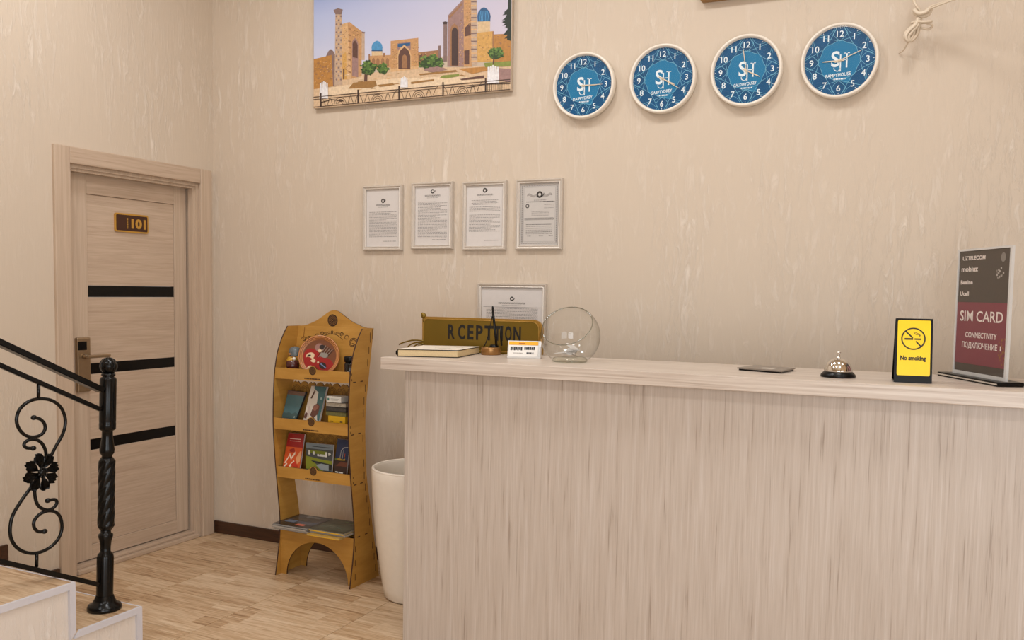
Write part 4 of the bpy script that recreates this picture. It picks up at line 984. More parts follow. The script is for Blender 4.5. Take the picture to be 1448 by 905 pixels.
for u0, u1, z0, z1 in ((-.002, .007, .013, HS), (w3-.009, w3+.002, .013, HS), (.007, w3-.009, HS-.006, HS+.001), (.007, w3-.009, .013, .026)): gslab(b, u0, u1, -.0045, .0045, z0, z1)
obj('acrylic_edge', b, ACRYL, ss)
b = newbm(); gslab(b, .007, w3-.009, -.001, .001, .026, HS-.006); pos = obj('poster', b, ink((70, 60, 52)), ss)
b = newbm(); PW0, PW1, PZ0, PZ1 = .007, w3-.009, .026, HS-.006; PH = PZ1-PZ0
def gq(bm, u0, u1, z0, z1, mi, e=.0016): poly(bm, [gp(u, -e, z) for u, z in ((u0, z0), (u1, z0), (u1, z1), (u0, z1))], mi)
gq(b, PW0, PW1, PZ0+PH*.065, PZ0+PH*.575, 0)
obj('maroon_field', b, ink((122, 50, 62)), pos, recalc=False)
b = newbm(); up = Vector((0, 0, 1)); PWW = PW1-PW0
for s_, u, z, h, wf in (('UZTELECOM', .07, .925, .034, .46), ('mobiuz', .055, .83, .045, .34), ('Beeline', .05, .725, .035, .25), ('Ucell', .05, .63, .036, .18)):
    text_bm(b, s_, gp(PW0+PWW*u, -.0019, PZ0+PH*z), ux3, up, height=h*PH*.95, width=wf*PWW, align='L', bold=.03)
text_bm(b, 'SIM CARD', gp(PW0+PWW*.07, -.0019, PZ0+PH*.42), ux3, up, height=.088*PH, width=.85*PWW, align='L', bold=.012)
text_bm(b, 'CONNECTIVITY', gp(PW0+PWW*.2, -.0019, PZ0+PH*.285), ux3, up, height=.046*PH, width=.62*PWW, align='L')
text_bm(b, 'ПОДКЛЮЧЕНИЕ', gp(PW0+PWW*.14, -.0019, PZ0+PH*.20), ux3, up, height=.046*PH, width=.70*PWW, align='L')
text_bm(b, 'I', gp(PW0+PWW*.9, -.0019, PZ0+PH*.20), ux3, up, height=.04*PH, width=.02*PWW)
obj('lettering', b, ink((226, 214, 206)), pos, recalc=False)
b = newbm()
poly(b, [gp(PW0+PWW*.87+.014*math.cos(a), -.0019, PZ0+PH*.93+.015*math.sin(a)) for a in (2*math.pi*k_/24 for k_ in range(24))], 0)
for k_ in range(14):
    u, z = PW0+PWW*(.72+.16*rnd.random()), PZ0+PH*(.76+.08*rnd.random()); gq(b, u, u+.008, z, z+.006, 1 if k_ % 3 else 0, .0019)
for k_ in range(26):
    u, z = PW0+PWW*(.86+.11*rnd.random()), PZ0+PH*(.07+.22*rnd.random()); gq(b, u, u+.006, z, z+.006, 2, .0019)
obj('poster_emblems', b, [ink((128, 120, 112)), ink((182, 174, 166)), ink((140, 92, 44))], pos, recalc=False)

# ================================================================== PLYWOOD BROCHURE RACK
RXL, RXR = .856, 1.325; PT = .007
rk = thing('brochure_rack', 'honey plywood brochure stand with arched base and engraved crest', 'rack', ((RXL+RXR)/2, -.38, 0))
front = [(1.274, -.377), (1.24, -.403), (1.2, -.428), (1.143, -.454), (1.072, -.471), (1.018, -.479), (.899, -.486), (.769, -.487), (.633, -.477), (.509, -.463), (.405, -.450), (.30, -.438), (.22, -.438), (.15, -.445), (.08, -.457), (0, -.472)]
back = [(0, -.225), (.10, -.245), (.2, -.268), (.264, -.283), (.38, -.304), (.46, -.322), (.539, -.337), (.671, -.348), (.782, -.352), (.9, -.345), (1.009, -.328), (1.12, -.31), (1.221, -.293), (1.274, -.284)]
def fy_(z): return float(np.interp(z, [a[0] for a in front][::-1], [a[1] for a in front][::-1]))
def by_(z): return float(np.interp(z, [a[0] for a in back], [a[1] for a in back]))
side = [(p.x, p.y) for p in smooth_path([(y, z, 0) for z, y in front], 4)]+[(p.x, p.y) for p in smooth_path([(y, z, 0) for z, y in back], 4)]
SLZ = [1.02, .765, .515, .25]
for x0_, x1_ in ((RXL, RXL+PT), (RXR-PT, RXR)):
    b = newbm(); prism(b, side, 'x', x0_, x1_, 0, 1); sp_ = obj('side_panel', b, [PLY, BURNT], rk)
    b = newbm(); xo = x1_ if x0_ > 1 else x0_; s_ = 1 if x0_ > 1 else -1
    def slot(y, z, ly, lz): box(b, (xo-s_*.001, y-ly/2, z-lz/2), (xo+s_*.0006, y+ly/2, z+lz/2))
    z = .05
    while z < 1.25:
        if not any(abs(z-v) < .03 for v in SLZ): slot(by_(z)-.022, z, .004, .036 if z < 1.2 else .05)
        z += .062
    slot(by_(1.25)-.008, 1.245, .003, .05)
    for v in SLZ:
        for f_ in (.22, .62): slot(fy_(v)+(by_(v)-fy_(v))*f_, v-.004, .022, .005)
        if v > .3: slot(fy_(v)+.012, v+.035, .004, .010); slot(fy_(v)+.012, v+.008, .004, .010)
    for z in (.05, .12, .19): slot(-.432, z, .004, .030)
    o = obj('joint_slots', b, BURNT, sp_); o['kind'] = 'stuff'
XI0, XI1 = RXL+PT, RXR-PT; XM = (XI0+XI1)/2
# crest / upper back panel (tilted with the rear edge)
def bpnt(x, z, o=0): return (x, by_(min(z, 1.274))+(.035/.265)*max(0, z-1.274)*0-.010-o, z)
crest = [(0, 1.274), (.10, 1.276), (.18, 1.288), (.27, 1.305), (.36, 1.330), (.44, 1.352), (.5, 1.358)]
pts = [(XI0-PT+.0+(RXR-RXL)*u, z) for u, z in crest]; pts += [(RXL+RXR-x, z) for x, z in pts[::-1][1:]]
pts = [(p.x, p.y) for p in smooth_path([(x, z, 0) for x, z in pts], 5)]
pts = [(min(max(x, XI0), XI1), z) for x, z in pts]
outl = pts+[(XI1, SLZ[0]), (XI0, SLZ[0])]
b = newbm(); A_ = [b.verts.new(bpnt(x, z)) for x, z in outl]; B_ = [b.verts.new(bpnt(x, z, -.006)) for x, z in outl]
b.faces.new(A_); b.faces.new(B_[::-1])
for i in range(len(outl)):
    f = b.faces.new((A_[i], B_[i], B_[(i+1) % len(outl)], A_[(i+1) % len(outl)])); f.material_index = 1
crp = obj('crest_panel', b, [PLY, BURNT], rk)
def medallion(parent, cx, cy, cz, r, plane):
    b = newbm(); P3 = lambda rr_, a, e: plane(cx+rr_*math.cos(a), cz+rr_*math.sin(a), e)
    n = 40
    poly(b, [P3(r, 2*math.pi*k_/n, .001) for k_ in range(n)], 0)
    for f_ in (.80, .56, .30): strip(b, [P3(r*f_, 2*math.pi*k_/n, .0014) for k_ in range(n)], r*.035, (0, 1, 0), 1, True)
    if r > .02:
        for k_ in range(18):
            a = 2*math.pi*k_/18; strip(b, [P3(r*.62, a, .0014), P3(r*.74, a+.12, .0014)], r*.06, (0, 1, 0), 1)
        for k_ in range(10):
            a = 2*math.pi*k_/10; strip(b, [P3(r*.36, a, .0014), P3(r*.48, a+.2, .0014)], r*.06, (0, 1, 0), 1)
    poly(b, [P3(r*.10, 2*math.pi*k_/12, .0015) for k_ in range(12)], 1)
    return obj('engraved_medallion', b, [ink((34, 18, 8), .8), ink((150, 102, 46))], parent, recalc=False)
mc = on(1, -.30, 469.5, 453)
medallion(crp, mc.x, 0, mc.z, .031, lambda x, z, e: bpnt(x, z, e))
b = newbm()
def curl(cx, cz, r, a0, a1, r1=None, wd=.0028, fn=bpnt):
    n = 22; strip(b, [fn(cx+(r+(((r1 if r1 is not None else r)-r)*k_/n))*math.cos(a0+(a1-a0)*k_/n), cz+(r+(((r1 if r1 is not None else r)-r)*k_/n))*math.sin(a0+(a1-a0)*k_/n), .001) for k_ in range(n+1)], wd, (0, 1, 0))
CXm = mc.x
for s_ in (-1, 1):
    for dx, dz, r in ((.135, 1.195, .030), (.135, 1.195, .021), (.092, 1.222, .014), (.060, 1.236, .012), (.175, 1.205, .014)):
        curl(CXm+s_*dx, dz, r, 0 if s_ > 0 else math.pi, (1.8*math.pi if s_ > 0 else -.8*math.pi), r*.45)
    curl(CXm+s_*.13, 1.150, .045, math.pi*.5, math.pi*.5-s_*1.2, .04)
    for k_ in range(5): curl(CXm+s_*(.02+.012*k_), 1.243-.0015*k_, .006, 0, 6.2, .003, .0016)
curl(CXm, 1.140, .098, .25*math.pi, .75*math.pi, wd=.003); curl(CXm, 1.247, .006, 0, 6.28, wd=.004)
obj('engraved_scrolls', b, BURNT, crp, recalc=False)
b = newbm(); strip(b, [bpnt(XI0+.042, 1.268, .0012), bpnt(XI0+.042, 1.205, .0012)], .003, (0, 1, 0)); obj('engraved_line', b, ink((120, 74, 26)), crp, recalc=False)
# shelves, lips
LIPS = [(1.017, 1.068), (.762, .815), (.512, .564)]
for i, (z0, z1) in enumerate(LIPS):
    yf = fy_(z0)+.004
    b = newbm(); box(b, (XI0, yf+.005, z0-.002), (XI1, by_(z0)-.004, z0+.004)); obj('shelf', b, PLY, rk)
    c_ = on(1, yf, (442, 440, 443)[i], (524, 597, 668)[i]); cxl = c_.x
    b = newbm()
    top = [(XI0, z1), (cxl-.032, z1), (cxl-.026, z1+.004)]+[(cxl+.026*math.cos(a), z1-.008+.026*math.sin(a)) for a in (math.pi*(1-k_/10) for k_ in range(1, 10))]+[(cxl+.026, z1+.004), (cxl+.032, z1), (XI1, z1)]
    prism(b, top+[(XI1, z0-.004), (XI0, z0-.004)], 'y', yf, yf+.006, 0, 1); lp = obj('front_lip', b, [PLY, BURNT], rk)
    medallion(lp, cxl, 0, z1-.006, .0205, lambda x, z, e: (x, yf-e, z))
    b = newbm(); dashes(b, cxl-.05, cxl+.045, z0+.0025, .006, lambda x, z: (x, yf-.0008, z), rnd, 0, .005, .012, .002); obj('engraved_caption', b, BURNT, lp, recalc=False)
# fret backs for shelves two and three
for i, (z0, zt_) in enumerate(((.766, .985), (.516, .742))):
    n = 9; pts = [(XI0, z0)]; pts += [(XI1, z0)]
    top = []
    for k_ in range(n):
        xa = XI1-(XI1-XI0)*k_/n; xb_ = XI1-(XI1-XI0)*(k_+1)/n; xm = (xa+xb_)/2
        top += [(xa, zt_-.012), (xa-.006, zt_-.003), (xm+.01, zt_+.004), (xm, zt_+(.006 if k_ % 2 else -.002)), (xm-.01, zt_+.004), (xb_+.006, zt_-.003)]
    top.append((XI0, zt_-.012))
    yb_ = lambda z: by_(z)-.010
    outl = pts+top
    b = newbm(); A_ = [b.verts.new((x, yb_(z), z)) for x, z in outl]; B_ = [b.verts.new((x, yb_(z)+.006, z)) for x, z in outl]
    b.faces.new(A_); b.faces.new(B_[::-1])
    for q_ in range(len(outl)):
        f = b.faces.new((A_[q_], B_[q_], B_[(q_+1) % len(outl)], A_[(q_+1) % len(outl)])); f.material_index = 1
    fb = obj('back_panel', b, [PLY, BURNT], rk)
    b = newbm(); FN = lambda x, z, e: (x, yb_(z)-e, z)
    for k_ in range(8):
        xx = XI0+.03+(XI1-XI0-.06)*k_/7
        for r in (.026, .019, .011): curl(xx, zt_-.04, r, 0, 6.28, r, .0018, FN)
    obj('engraved_scrolls', b, BURNT, fb, recalc=False)
# bottom shelf, arch
b = newbm(); box(b, (XI0, -.432, SLZ[3]-.008), (XI1, by_(.25)-.004, SLZ[3]-.001)); obj('shelf', b, [PLY], rk)
ya = -.432; ft_ = .035
arch_ = [(XI0, 0), (XI0, SLZ[3]-.001), (XI1, SLZ[3]-.001), (XI1, 0), (XI1-ft_, 0)]
ac = (XI0+XI1)/2; ar = (XI1-XI0)/2-ft_
arch_ += [(ac+ar*math.cos(a), .19*math.sin(a)) for a in (math.pi*k_/24 for k_ in range(1, 24))]+[(XI0+ft_, 0)]
b = newbm(); prism(b, arch_, 'y', ya, ya+.007, 0, 1); obj('arch_panel', b, [PLY, BURNT], rk)
b = newbm(); prism(b, [(x, z) for x, z in arch_], 'y', -.275, -.268, 0, 1); obj('arch_panel', b, [PLY, BURNT], rk)

# ---------------- things on the rack
def shelf_y(i): z = LIPS[i][0]; return fy_(z)+.012, by_(z)-.014
S1 = LIPS[0][0]+.0045
def rpx(px, py, y): return on(1, y, px, py)
# figurine
yv = -.425; f0 = rpx(411, 519, yv); fx = rpx(413, 510, yv).x
fg = thing('painted_figurine', 'small painted figurine with yellow robe and dark hood on the top shelf', 'figurine', (fx, yv, S1))
FS = 1.22; Mf = Matrix.Translation((fx, yv, S1)) @ Matrix.Scale(FS, 4)
b = newbm(); lathe(b, [(0, 0), (.020, 0), (.026, .012), (.028, .03), (.027, .05), (.022, .07), (.016, .082), (.0, .085)], 24, mtx=Mf); obj('robe', b, mat('yellow_glaze', (176, 134, 42), .25, noise=.25, nscale=60), fg)
b = newbm(); lathe(b, [(.0, .03), (.026, .034), (.0285, .045), (.025, .066), (.0, .075)], 24, mtx=Mf @ Matrix.Translation((.004, -.002, 0))); obj('sash', b, mat('maroon_glaze', (72, 30, 26), .25), fg)
hd = Mf @ Matrix.Translation((.006, 0, .098))
b = newbm(); ball(b, Mf @ Vector((.006, 0, .098)), .021*FS, 20, sc=(.9, .9, 1.1)); obj('head', b, mat('skin_glaze', (186, 132, 96), .35), fg)
b = newbm(); lathe(b, [(.0235, -.012), (.026, .004), (.022, .018), (.012, .025), (0, .027)], 20, mtx=hd @ Matrix.Translation((.004, .006, 0))); obj('hood', b, mat('slate_glaze', (92, 98, 100), .3), fg)
b = newbm(); ball(b, Mf @ Vector((-.001, -.024, .022)), .010*FS, 12, sc=(.8, .7, 1)); ball(b, Mf @ Vector((.022, -.014, .075)), .008*FS, 10); obj('ornament', b, ink((214, 206, 190), .3), fg)
b = newbm(); 
for dx in (-.006, .006): ball(b, Mf @ Vector((.006+dx, -.0185, .101)), .0026, 8)
ball(b, Mf @ Vector((.006, -.0185, .089)), .003, 8, sc=(1.3, .6, .5)); obj('face_paint', b, INKD, fg)
# decorative plate leaning on the back
pc_ = rpx(452, 498, -.385); pr_ = .105
pl = thing('souvenir_plate', 'round painted souvenir plate with wooden rim and red scene leaning at the back', 'plate', (pc_.x, -.38, S1))
lean = math.radians(12)
PM = Matrix.Translation((pc_.x, -.385, S1+pr_*.98+.003)) @ Matrix.Rotation(math.radians(24), 4, 'Z') @ Matrix.Rotation(math.pi/2-lean, 4, 'X')
b = newbm(); lathe(b, [(0, -.003), (pr_*.80, -.003), (pr_*.97, .010), (pr_, .013), (pr_*.99, .017), (pr_*.93, .014), (pr_*.78, .002), (0, .002)], 56, mtx=PM); obj('plate_body', b, mat('turned_wood', (150, 92, 44), .3, noise=.1), pl)
b = newbm()
for f_ in (.96, .90, .84): tube(b, [PM @ Vector((pr_*f_*math.cos(a), pr_*f_*math.sin(a), .0165-(.96-f_)*.09)) for a in (2*math.pi*k_/56 for k_ in range(56))], .0018, 6, closed=True)
obj('rim_rings', b, mat('light_rings', (206, 140, 84), .3), pl)
b = newbm(); PQ = lambda x, y, e=.0035: PM @ Vector((x*pr_, y*pr_, e))
def pblob(c, x, y, rx, ry, e, n=14, rot=0): poly(b, [PQ(x+rx*math.cos(a)*math.cos(rot)-ry*math.sin(a)*math.sin(rot), y+rx*math.cos(a)*math.sin(rot)+ry*math.sin(a)*math.cos(rot), e) for a in (2*math.pi*k_/n for k_ in range(n))], c)
pblob(0, 0, 0, .8, .8, .0032, 40)
pblob(1, -.05, -.42, .74, .42, .0036, 24); pblob(1, -.35, -.1, .4, .5, .0037, 20, .5)
pblob(2, -.45, .0, .22, .17, .0042, 12, .4); pblob(2, -.3, -.2, .14, .10, .0043, 10, -.5); pblob(5, -.5, .02, .1, .05, .0046, 8, .3); pblob(1, -.5, -.12, .16, .07, .0046, 8, -.3)
pblob(3, -.02, .42, .22, .2, .0041, 14); pblob(2, .0, .26, .10, .07, .0045, 10); pblob(5, .1, .45, .13, .11, .0046, 10)
for k_ in range(9): 
    x = .05+.055*k_; strip(b, [PQ(x-.15, -.05, .0044+.0001*k_), PQ(x+.18, .55-.03*k_, .0044+.0001*k_)], .0022, PM.to_3x3() @ Vector((0, 0, 1)), 4 if k_ % 2 else 5)
pblob(4, .22, .05, .20, .12, .0052, 14, -.3); pblob(5, .18, -.45, .19, .15, .0050, 12, -.6); 
for k_ in range(6): pblob(6, .1+.045*k_, -.38-.035*k_, .03, .03, .0054, 8)
pblob(2, -.05, -.3, .05, .05, .005, 8); pblob(2, -.45, -.55, .14, .08, .005, 10, .5)
obj('painted_scene', b, [ink((112, 66, 40), .3), ink((150, 28, 26), .3), ink((214, 186, 150), .3), ink((150, 110, 100), .3), ink((140, 132, 122), .3), ink((40, 32, 32), .3), ink((120, 134, 172), .3)], pl, recalc=False)
# black jar
jx = rpx(494.5, 520, -.42).x; jy = -.415; jx = min(jx, XI1-.032)
jr = thing('black_jar', 'black lidded jar at the right end of the top shelf', 'jar', (jx, jy, S1)); Mj = Matrix.Translation((jx, jy, S1)) @ Matrix.Scale(1.28, 4)
b = newbm(); lathe(b, [(0, 0), (.021, 0), (.0225, .004), (.0225, .062), (.019, .068), (0, .069)], 28, mtx=Mj); obj('body', b, mat('black_gloss', (16, 14, 13), .15), jr)
b = newbm(); lathe(b, [(0, .069), (.0195, .068), (.0235, .070), (.0235, .088), (.021, .092), (0, .092)], 28, mtx=Mj); obj('lid', b, BPLAST, jr)
b = newbm(); strip(b, [Mj @ Vector((.0230*math.sin(a), -.0230*math.cos(a), .01+.02*(a+1))) for a in (-.9+.15*k_ for k_ in range(9))], .004, (0, 1, .0)); obj('silver_mark', b, ink((176, 170, 162), .3), jr)

def booklet(name, label, cat, quad, y0, thick, leanb, cover, parts, z0, edge=PAPER, group=None, spine=None):
    """upright booklet: quad = photo corners (TL, TR, BR, BL) on the plane leaning back from y0 at z0"""
    def pt(px, py, e=0):
        c, d_ = ray(px, py)
        # plane: y = y0 + leanb*(z - z0) - e
        t_ = (y0-e-leanb*(z0-c[2])-c[1]) / (d_[1]-leanb*d_[2]) if True else 0
        t_ = (y0-e+leanb*(c[2]-z0)-c[1])/(d_[1]-leanb*d_[2]); return Vector(c+t_*d_)
    Q = [pt(*p) for p in quad]
    lowest = min(Q[2].z, Q[3].z)
    def bil(u, v, e):
        p = (Q[3]*(1-u)+Q[2]*u)*(1-v)+(Q[0]*(1-u)+Q[1]*u)*v; return p+Vector((0, -e, 0))
    base = (Q[2]+Q[3])/2
    # extend down to the shelf
    ext_ = z0-min(Q[2].z, Q[3].z)
    dl = (Q[3]-Q[0]).normalized(); dr = (Q[2]-Q[1]).normalized()
    BL = Q[3]+dl*((Q[3].z-z0)/max(1e-6, -dl.z)); BR = Q[2]+dr*((Q[2].z-z0)/max(1e-6, -dr.z))
    for v in (BL, BR, *Q): v.x = min(max(v.x, XI0+.004), XI1-.004)
    t = thing(name, label, cat, ((BL+BR)/2)[:], group=group)
    bk_ = Vector((0, thick, 0))
    b = newbm(); c4 = [BL, BR, Q[1], Q[0]]
    vs = [b.verts.new(p+Vector((0, .0012, 0))) for p in c4]+[b.verts.new(p+bk_-Vector((0, .0012, 0))) for p in c4]
    for q_ in ((0,1,2,3),(7,6,5,4),(0,4,5,1),(1,5,6,2),(2,6,7,3),(3,7,4,0)): b.faces.new([vs[i] for i in q_])
    obj('pages', b, edge, t)
    for off in (0, thick-.0012):
        b = newbm(); vs = [b.verts.new(p+Vector((0, off, 0))) for p in c4]+[b.verts.new(p+Vector((0, off+.0012, 0))) for p in c4]
        for q_ in ((0,1,2,3),(7,6,5,4),(0,4,5,1),(1,5,6,2),(2,6,7,3),(3,7,4,0)): b.faces.new([vs[i] for i in q_])
        co = obj('cover', b, ink(cover, .35), t)
        if off == 0: fc_ = co
    b = newbm(); ms = []; 
    for k_, (c_, pts) in enumerate(parts):
        if c_ not in ms: ms.append(c_)
        poly(b, [bil(u, v, .0006+.0002*k_) for u, v in pts], ms.index(c_))
    if parts: obj('cover_print', b, [ink(c_, .35) for c_ in ms], fc_, recalc=False)
    else: b.free()
    return t
R4 = lambda a, b_, c_, d_: [(a, c_), (b_, c_), (b_, d_), (a, d_)]
q2 = lambda x, y: (380+x/7.54, 530+y/7.54)
q3 = lambda x, y: (380+x/7.54, 600+y/7.54)
z2 = LIPS[1][0]+.0045; z3 = LIPS[2][0]+.0045
booklet('teal_booklet', 'teal grey booklet with brown top edge leaning at the left of the second shelf', 'booklet', [q2(208, 165), q2(392, 190), q2(290, 470), q2(118, 452)], -.440, .014, .25, (72, 104, 108),
        [((104, 78, 66), R4(0, 1, .86, 1)), ((60, 84, 84), [(0, 0), (1, 0), (1, .2), (.8, .24), (.6, .17), (.4, .23), (.2, .18), (0, .22)]), ((176, 182, 176), R4(.82, .88, .04, .09))], z2, edge=ink((40, 42, 42)))
booklet('picture_booklet', 'tall white and teal booklet with a brown portrait picture, second shelf middle', 'booklet', [q2(455, 118), q2(620, 130), q2(536, 490), q2(372, 462)], -.446, .014, .25, (206, 196, 182),
        [((58, 96, 98), [(.22, 1), (1, 1), (1, .0), (.88, 0), (.62, .45), (.55, .82), (.25, .92)]), ((92, 56, 46), [(.36, .12), (.62, .05), (.85, .2), (.84, .42), (.66, .5), (.45, .42)]), ((134, 88, 74), [(.42, .3), (.62, .26), (.8, .4), (.68, .47), (.5, .43)]), ((84, 54, 40), [(.14, .62), (.24, .62), (.36, .86), (.28, .88)]), ((190, 170, 160), [(.1, .1), (.3, .05), (.34, .3), (.16, .4)]), ((92, 56, 50), [(.0, .02), (.18, 0), (.2, .16), (.05, .2)]), ((58, 96, 98), R4(.3, .95, .9, 1.0)), ((150, 172, 170), R4(.78, .88, .62, .68))], z2)
booklet('red_booklet', 'red booklet with orange abstract picture at the left of the third shelf', 'booklet', [q3(212, 90), q3(382, 105), q3(330, 472), q3(150, 450)], -.442, .010, .18, (150, 26, 26),
        [((206, 84, 36), R4(0, 1, 0, .60)), ((232, 210, 186), [(.05, .12), (.22, .3), (.3, .42), (.42, .30), (.6, .48), (.62, .4), (.42, .22), (.3, .33), (.12, .1)]), ((150, 40, 26), [(.2, .5), (.5, .58), (.6, .46), (.35, .44)]), ((226, 160, 110), [(.7, .3), (.9, .5), (.98, .5), (.95, .2), (.8, .12)]), ((232, 214, 190), [(.35, .05), (.6, .22), (.64, .18), (.42, .0)]), ((232, 214, 190), [(.05, .02), (.2, .12), (.25, .1), (.12, 0)]), ((190, 50, 30), [(.45, .1), (.7, .2), (.9, .05), (.7, 0)])]
        + [((226, 190, 180), R4(.16, .84, .83, .85)), ((210, 150, 140), R4(.18, .84, .77, .785))], z3)
booklet('landscape_booklet', 'wide grey booklet with white lettering and green ground, middle of third shelf', 'booklet', [q3(395, 195), q3(690, 222), q3(668, 520), q3(398, 470)], -.448, .010, .10, (66, 70, 70),
        [((112, 122, 128), R4(0, 1, .8, 1)), ((120, 126, 36), [(0, 0), (.3, 0), (.7, .0), (.62, .1), (.2, .36), (1, .30), (1, .42), (.5, .44), (0, .5)]), ((106, 116, 34), R4(.1, .8, .62, .74)), ((34, 36, 34), [(.2, .34), (1, .28), (1, .12), (.92, .1), (.7, .26), (.3, .28)]), ((132, 140, 142), [(.4, .2), (.6, .28), (.88, .26), (.9, .06), (.62, .04), (.5, .1)]), ((196, 196, 190), R4(.1, .17, .56, .72)), ((196, 196, 190), R4(.27, .34, .58, .70)), ((196, 196, 190), R4(.44, .72, .54, .62)), ((210, 210, 204), R4(.74, .8, .54, .72)), ((190, 190, 180), [(.86, .6), (.95, .66), (.9, .72), (.84, .7)]), ((66, 70, 70), R4(.5, .53, .57, .62)), ((40, 44, 44), R4(.25, .9, .88, .9))], z3)
booklet('night_booklet', 'dark blue booklet with a lit wheel picture at the right of the third shelf', 'booklet', [q3(735, 155), q3(862, 170), q3(826, 540), q3(690, 515)], -.440, .010, .12, (34, 46, 78),
        [((50, 34, 28), R4(0, 1, 0, .42)), ((96, 54, 38), [(.1, .2), (.5, .36), (1, .34), (1, .22), (.5, .22)]), ((160, 132, 44), [(0, .40), (.3, .46), (.6, .42), (.8, .46), (.8, .40), (.3, .38)]), ((150, 150, 150), [(.36, .46), (.4, .68), (.6, .78), (.95, .8), (.95, .78), (.62, .75), (.44, .66), (.41, .46)]), ((140, 140, 140), [(.55, .45), (.58, .7), (.61, .7), (.6, .45)]), ((150, 60, 30), R4(.72, .78, .5, .6)), ((222, 218, 206), R4(.15, .38, .02, .055)), ((222, 218, 206), R4(.42, .75, .02, .055)), ((90, 110, 50), R4(.0, .2, .38, .44))], z3)
# stack of small boxes at the right of shelf two
bx0, bx1 = rpx(463, 590, -.44).x, XI1-.004
ybx = -.452
def sbox(name, label, xa, xb_, za, zb_, m_, yy=ybx, dep=.06, front=None):
    t = thing(name, label, 'box', ((xa+xb_)/2, yy+dep/2, za))
    b = newbm(); box(b, (xa, yy, za), (xb_, yy+dep, zb_), bev=.001); o_ = obj('carton', b, m_, t)
    b = newbm()
    if front:
        for c_, u0, u1, v0, v1 in front: poly(b, [(xa+(xb_-xa)*u, yy-.0006, za+(zb_-za)*v) for u, v in R4(u0, u1, v0, v1)], c_)
        obj('print', b, [INKD, ink((170, 168, 160)), ink((60, 110, 100))], o_, recalc=False)
    else: b.free()
    return t
def zpx(px, py, y=ybx): return rpx(px, py, y).z
def xpx(px, py, y=ybx): return rpx(px, py, y).x
xa = xpx(464, 597); xb2 = min(xpx(488, 597), XI1-.004)
zy = zpx(476, 588.5)
sbox('yellow_box', 'small yellow carton at the bottom of the stack on the second shelf', xa, xb2, z2, zy, ink((206, 158, 28), .4), front=[(0, .12, .3, .62, .68), (0, .1, .5, .45, .49), (0, .7, .85, .62, .68)])
zz = zy; hpam = max(.010, (zpx(470, 569)-zy)/3)
xs0, xs1 = xpx(461, 575), min(xpx(489, 580), XI1-.004)
names = ['thin olive pamphlet just above the yellow carton', 'thin charcoal pamphlet in the middle of the small stack, second shelf', 'thin pale grey pamphlet near the top of the small stack, second shelf']
for k_, (c_, h) in enumerate((((96, 92, 52), hpam), ((58, 54, 50), hpam), ((150, 140, 124), hpam))):
    t = thing('pamphlet', names[k_], 'pamphlet', ((xs0+xs1)/2, ybx+.03, zz))
    b = newbm(); box(b, (xs0-.002*k_, ybx+.003*k_, zz+.0004), (xs1-.003*k_, ybx+.07, zz+h-.0004), bev=.001); o_ = obj('pages', b, mat('pamphlet_edge', c_, .5, noise=.35, nscale=160), t)
    b = newbm(); box(b, (xs0-.002*k_-.001, ybx+.003*k_-.002, zz+h-.0018), (xs1-.003*k_+.001, ybx+.071, zz+h-.0002)); obj('cover', b, ink([v*.55 for v in c_]), t)
    zz += h
ztop = zpx(470, 560.5)
sbox('white_box', 'small white carton on top of the stack on the second shelf', xpx(461.5, 563), xpx(482, 566), zz, max(ztop, zz+.02), ink((204, 200, 190), .4), front=[(2, .08, .2, .3, .7), (1, .3, .9, .55, .65), (1, .3, .8, .35, .45)])
# magazines on the bottom shelf
def magazine(label, x0, x1, y0, y1, z, h, rot, cover, prints, edge=(150, 140, 130), spine=None):
    cx, cy = (x0+x1)/2, (y0+y1)/2; t = thing('magazine', label, 'magazine', (cx, cy, z), rot, 'magazines on the bottom shelf of the plywood stand')
    hx, hy = (x1-x0)/2, (y1-y0)/2
    b = newbm(); box(b, (-hx+.001, -hy+.001, .0008), (hx-.001, hy-.001, h-.0008)); obj('pages', b, mat('magazine_edge', edge, .6, noise=.15, nscale=400), t, local=True)
    b = newbm(); box(b, (-hx, -hy, h-.0008), (hx, hy, h-.0001)); co = obj('cover', b, ink(cover, .2), t, local=True)
    b = newbm(); box(b, (-hx, -hy, .0001), (hx, hy, .0008)); obj('cover', b, ink(spine or cover, .3), t, local=True)
    b = newbm(); ms = []
    for k_, (c_, u0, u1, v0, v1) in enumerate(prints):
        if c_ not in ms: ms.append(c_)
        poly(b, [(-hx+2*hx*u, -hy+2*hy*v, h+.0001+.0001*k_) for u, v in R4(u0, u1, v0, v1)], ms.index(c_))
    if spine: 
        if spine not in ms: ms.append(spine)
        poly(b, [(-hx, -hy-.0003, 0), (hx, -hy-.0003, 0), (hx, -hy-.0003, h*.45), (-hx, -hy-.0003, h*.45)], ms.index(spine))
    if ms: obj('cover_print', b, [ink(c_, .2) for c_ in ms], co, local=True, recalc=False)
    else: b.free()
z = SLZ[3]
ML0, ML1, MR0, MR1 = XI0-.03+.034, 1.088, 1.095, XI1-.006
yfm = -.505
DK = (34, 36, 42)
cv1 = [((60, 70, 84), .1, .95, .25, .9), ((44, 40, 40), .3, .9, .45, .8), ((120, 124, 126), .35, .75, .80, .92), ((70, 60, 54), .2, .6, .5, .62), ((96, 112, 132), .12, .4, .28, .45), ((190, 96, 78), .55, .8, .1, .24)]
magazine('grey magazine at the bottom of the left stack on the lowest shelf', ML0, ML1-.004, yfm+.008, -.30, z, .012, .0, (90, 88, 86), [], (176, 166, 154))
magazine('pale-edged magazine in the middle of the left stack on the lowest shelf', ML0+.002, ML1-.006, yfm-.004, -.305, z+.012, .010, -.015, (100, 96, 92), [], (164, 156, 146))
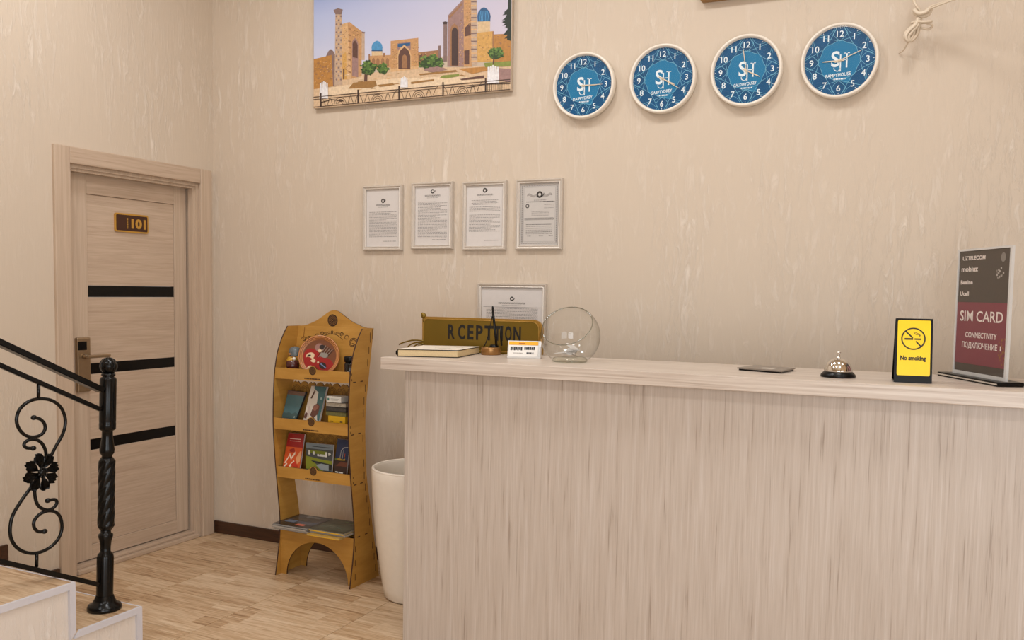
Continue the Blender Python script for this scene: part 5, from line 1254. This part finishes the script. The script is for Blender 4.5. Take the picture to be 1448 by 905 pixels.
magazine('dark magazine with a blue landscape cover on top of the left stack', ML0+.003, ML1-.002, yfm, -.29, z+.022, .008, .01, DK, cv1, (150, 146, 140))
cv2 = [((58, 66, 52), .1, .95, .1, .95), ((40, 48, 38), .15, .5, .6, .8), ((82, 92, 74), .2, .55, .62, .66), ((92, 98, 84), .15, .7, .3, .34), ((92, 98, 84), .15, .6, .38, .42), ((108, 124, 62), .45, .8, .82, .87), ((30, 36, 30), .5, .95, .88, .98)]
magazine('yellow-backed magazine at the bottom of the right stack on the lowest shelf', MR0, MR1-.022, yfm-.012, -.30, z, .010, .0, (190, 150, 60), [], (196, 164, 100), (214, 166, 54))
magazine('pale-edged magazine in the middle of the right stack on the lowest shelf', MR0+.002, MR1-.004, yfm+.010, -.305, z+.010, .012, .01, (96, 98, 90), [], (160, 152, 140))
magazine('dark green magazine with a yellow spine strip on top of the right stack', MR0+.001, MR1-.008, yfm+.002, -.29, z+.022, .010, .0, (40, 48, 40), cv2, (150, 140, 120), (222, 176, 40))

# ================================================================== WHITE PLANTER BIN
bn = thing('waste_bin', 'tall tapered glossy white bin between the plywood stand and the counter', 'bin', (1.652, -.384, 0)); Mn = Matrix.Translation((1.652, -.384, 0))
RT, RBt, HB = .220, .157, .623
prof = [(0, .0005), (RBt-.012, .0005), (RBt, .010)]
for k_ in range(1, 15):
    s_ = k_/14; prof.append((RBt+(RT-RBt)*(1-(1-s_)**1.75), .01+(HB-.016)*s_))
prof += [(RT-.003, HB), (RT-.012, HB), (RT-.015, HB-.006)]
for k_ in range(13, 0, -1):
    s_ = k_/14; prof.append((RBt+(RT-RBt)*(1-(1-s_)**1.75)-.014, .01+(HB-.016)*s_))
prof += [(RBt-.02, .02), (0, .02)]
b = newbm(); lathe(b, prof, 72, mtx=Mn); obj('body', b, WHITEP, bn)
b = newbm(); tube(b, [(1.652+(RT-.0065)*math.cos(a), -.384+(RT-.0065)*math.sin(a), HB-.001) for a in (2*math.pi*k_/72 for k_ in range(72))], .0065, 8, closed=True); obj('rim', b, WHITEP, bn)
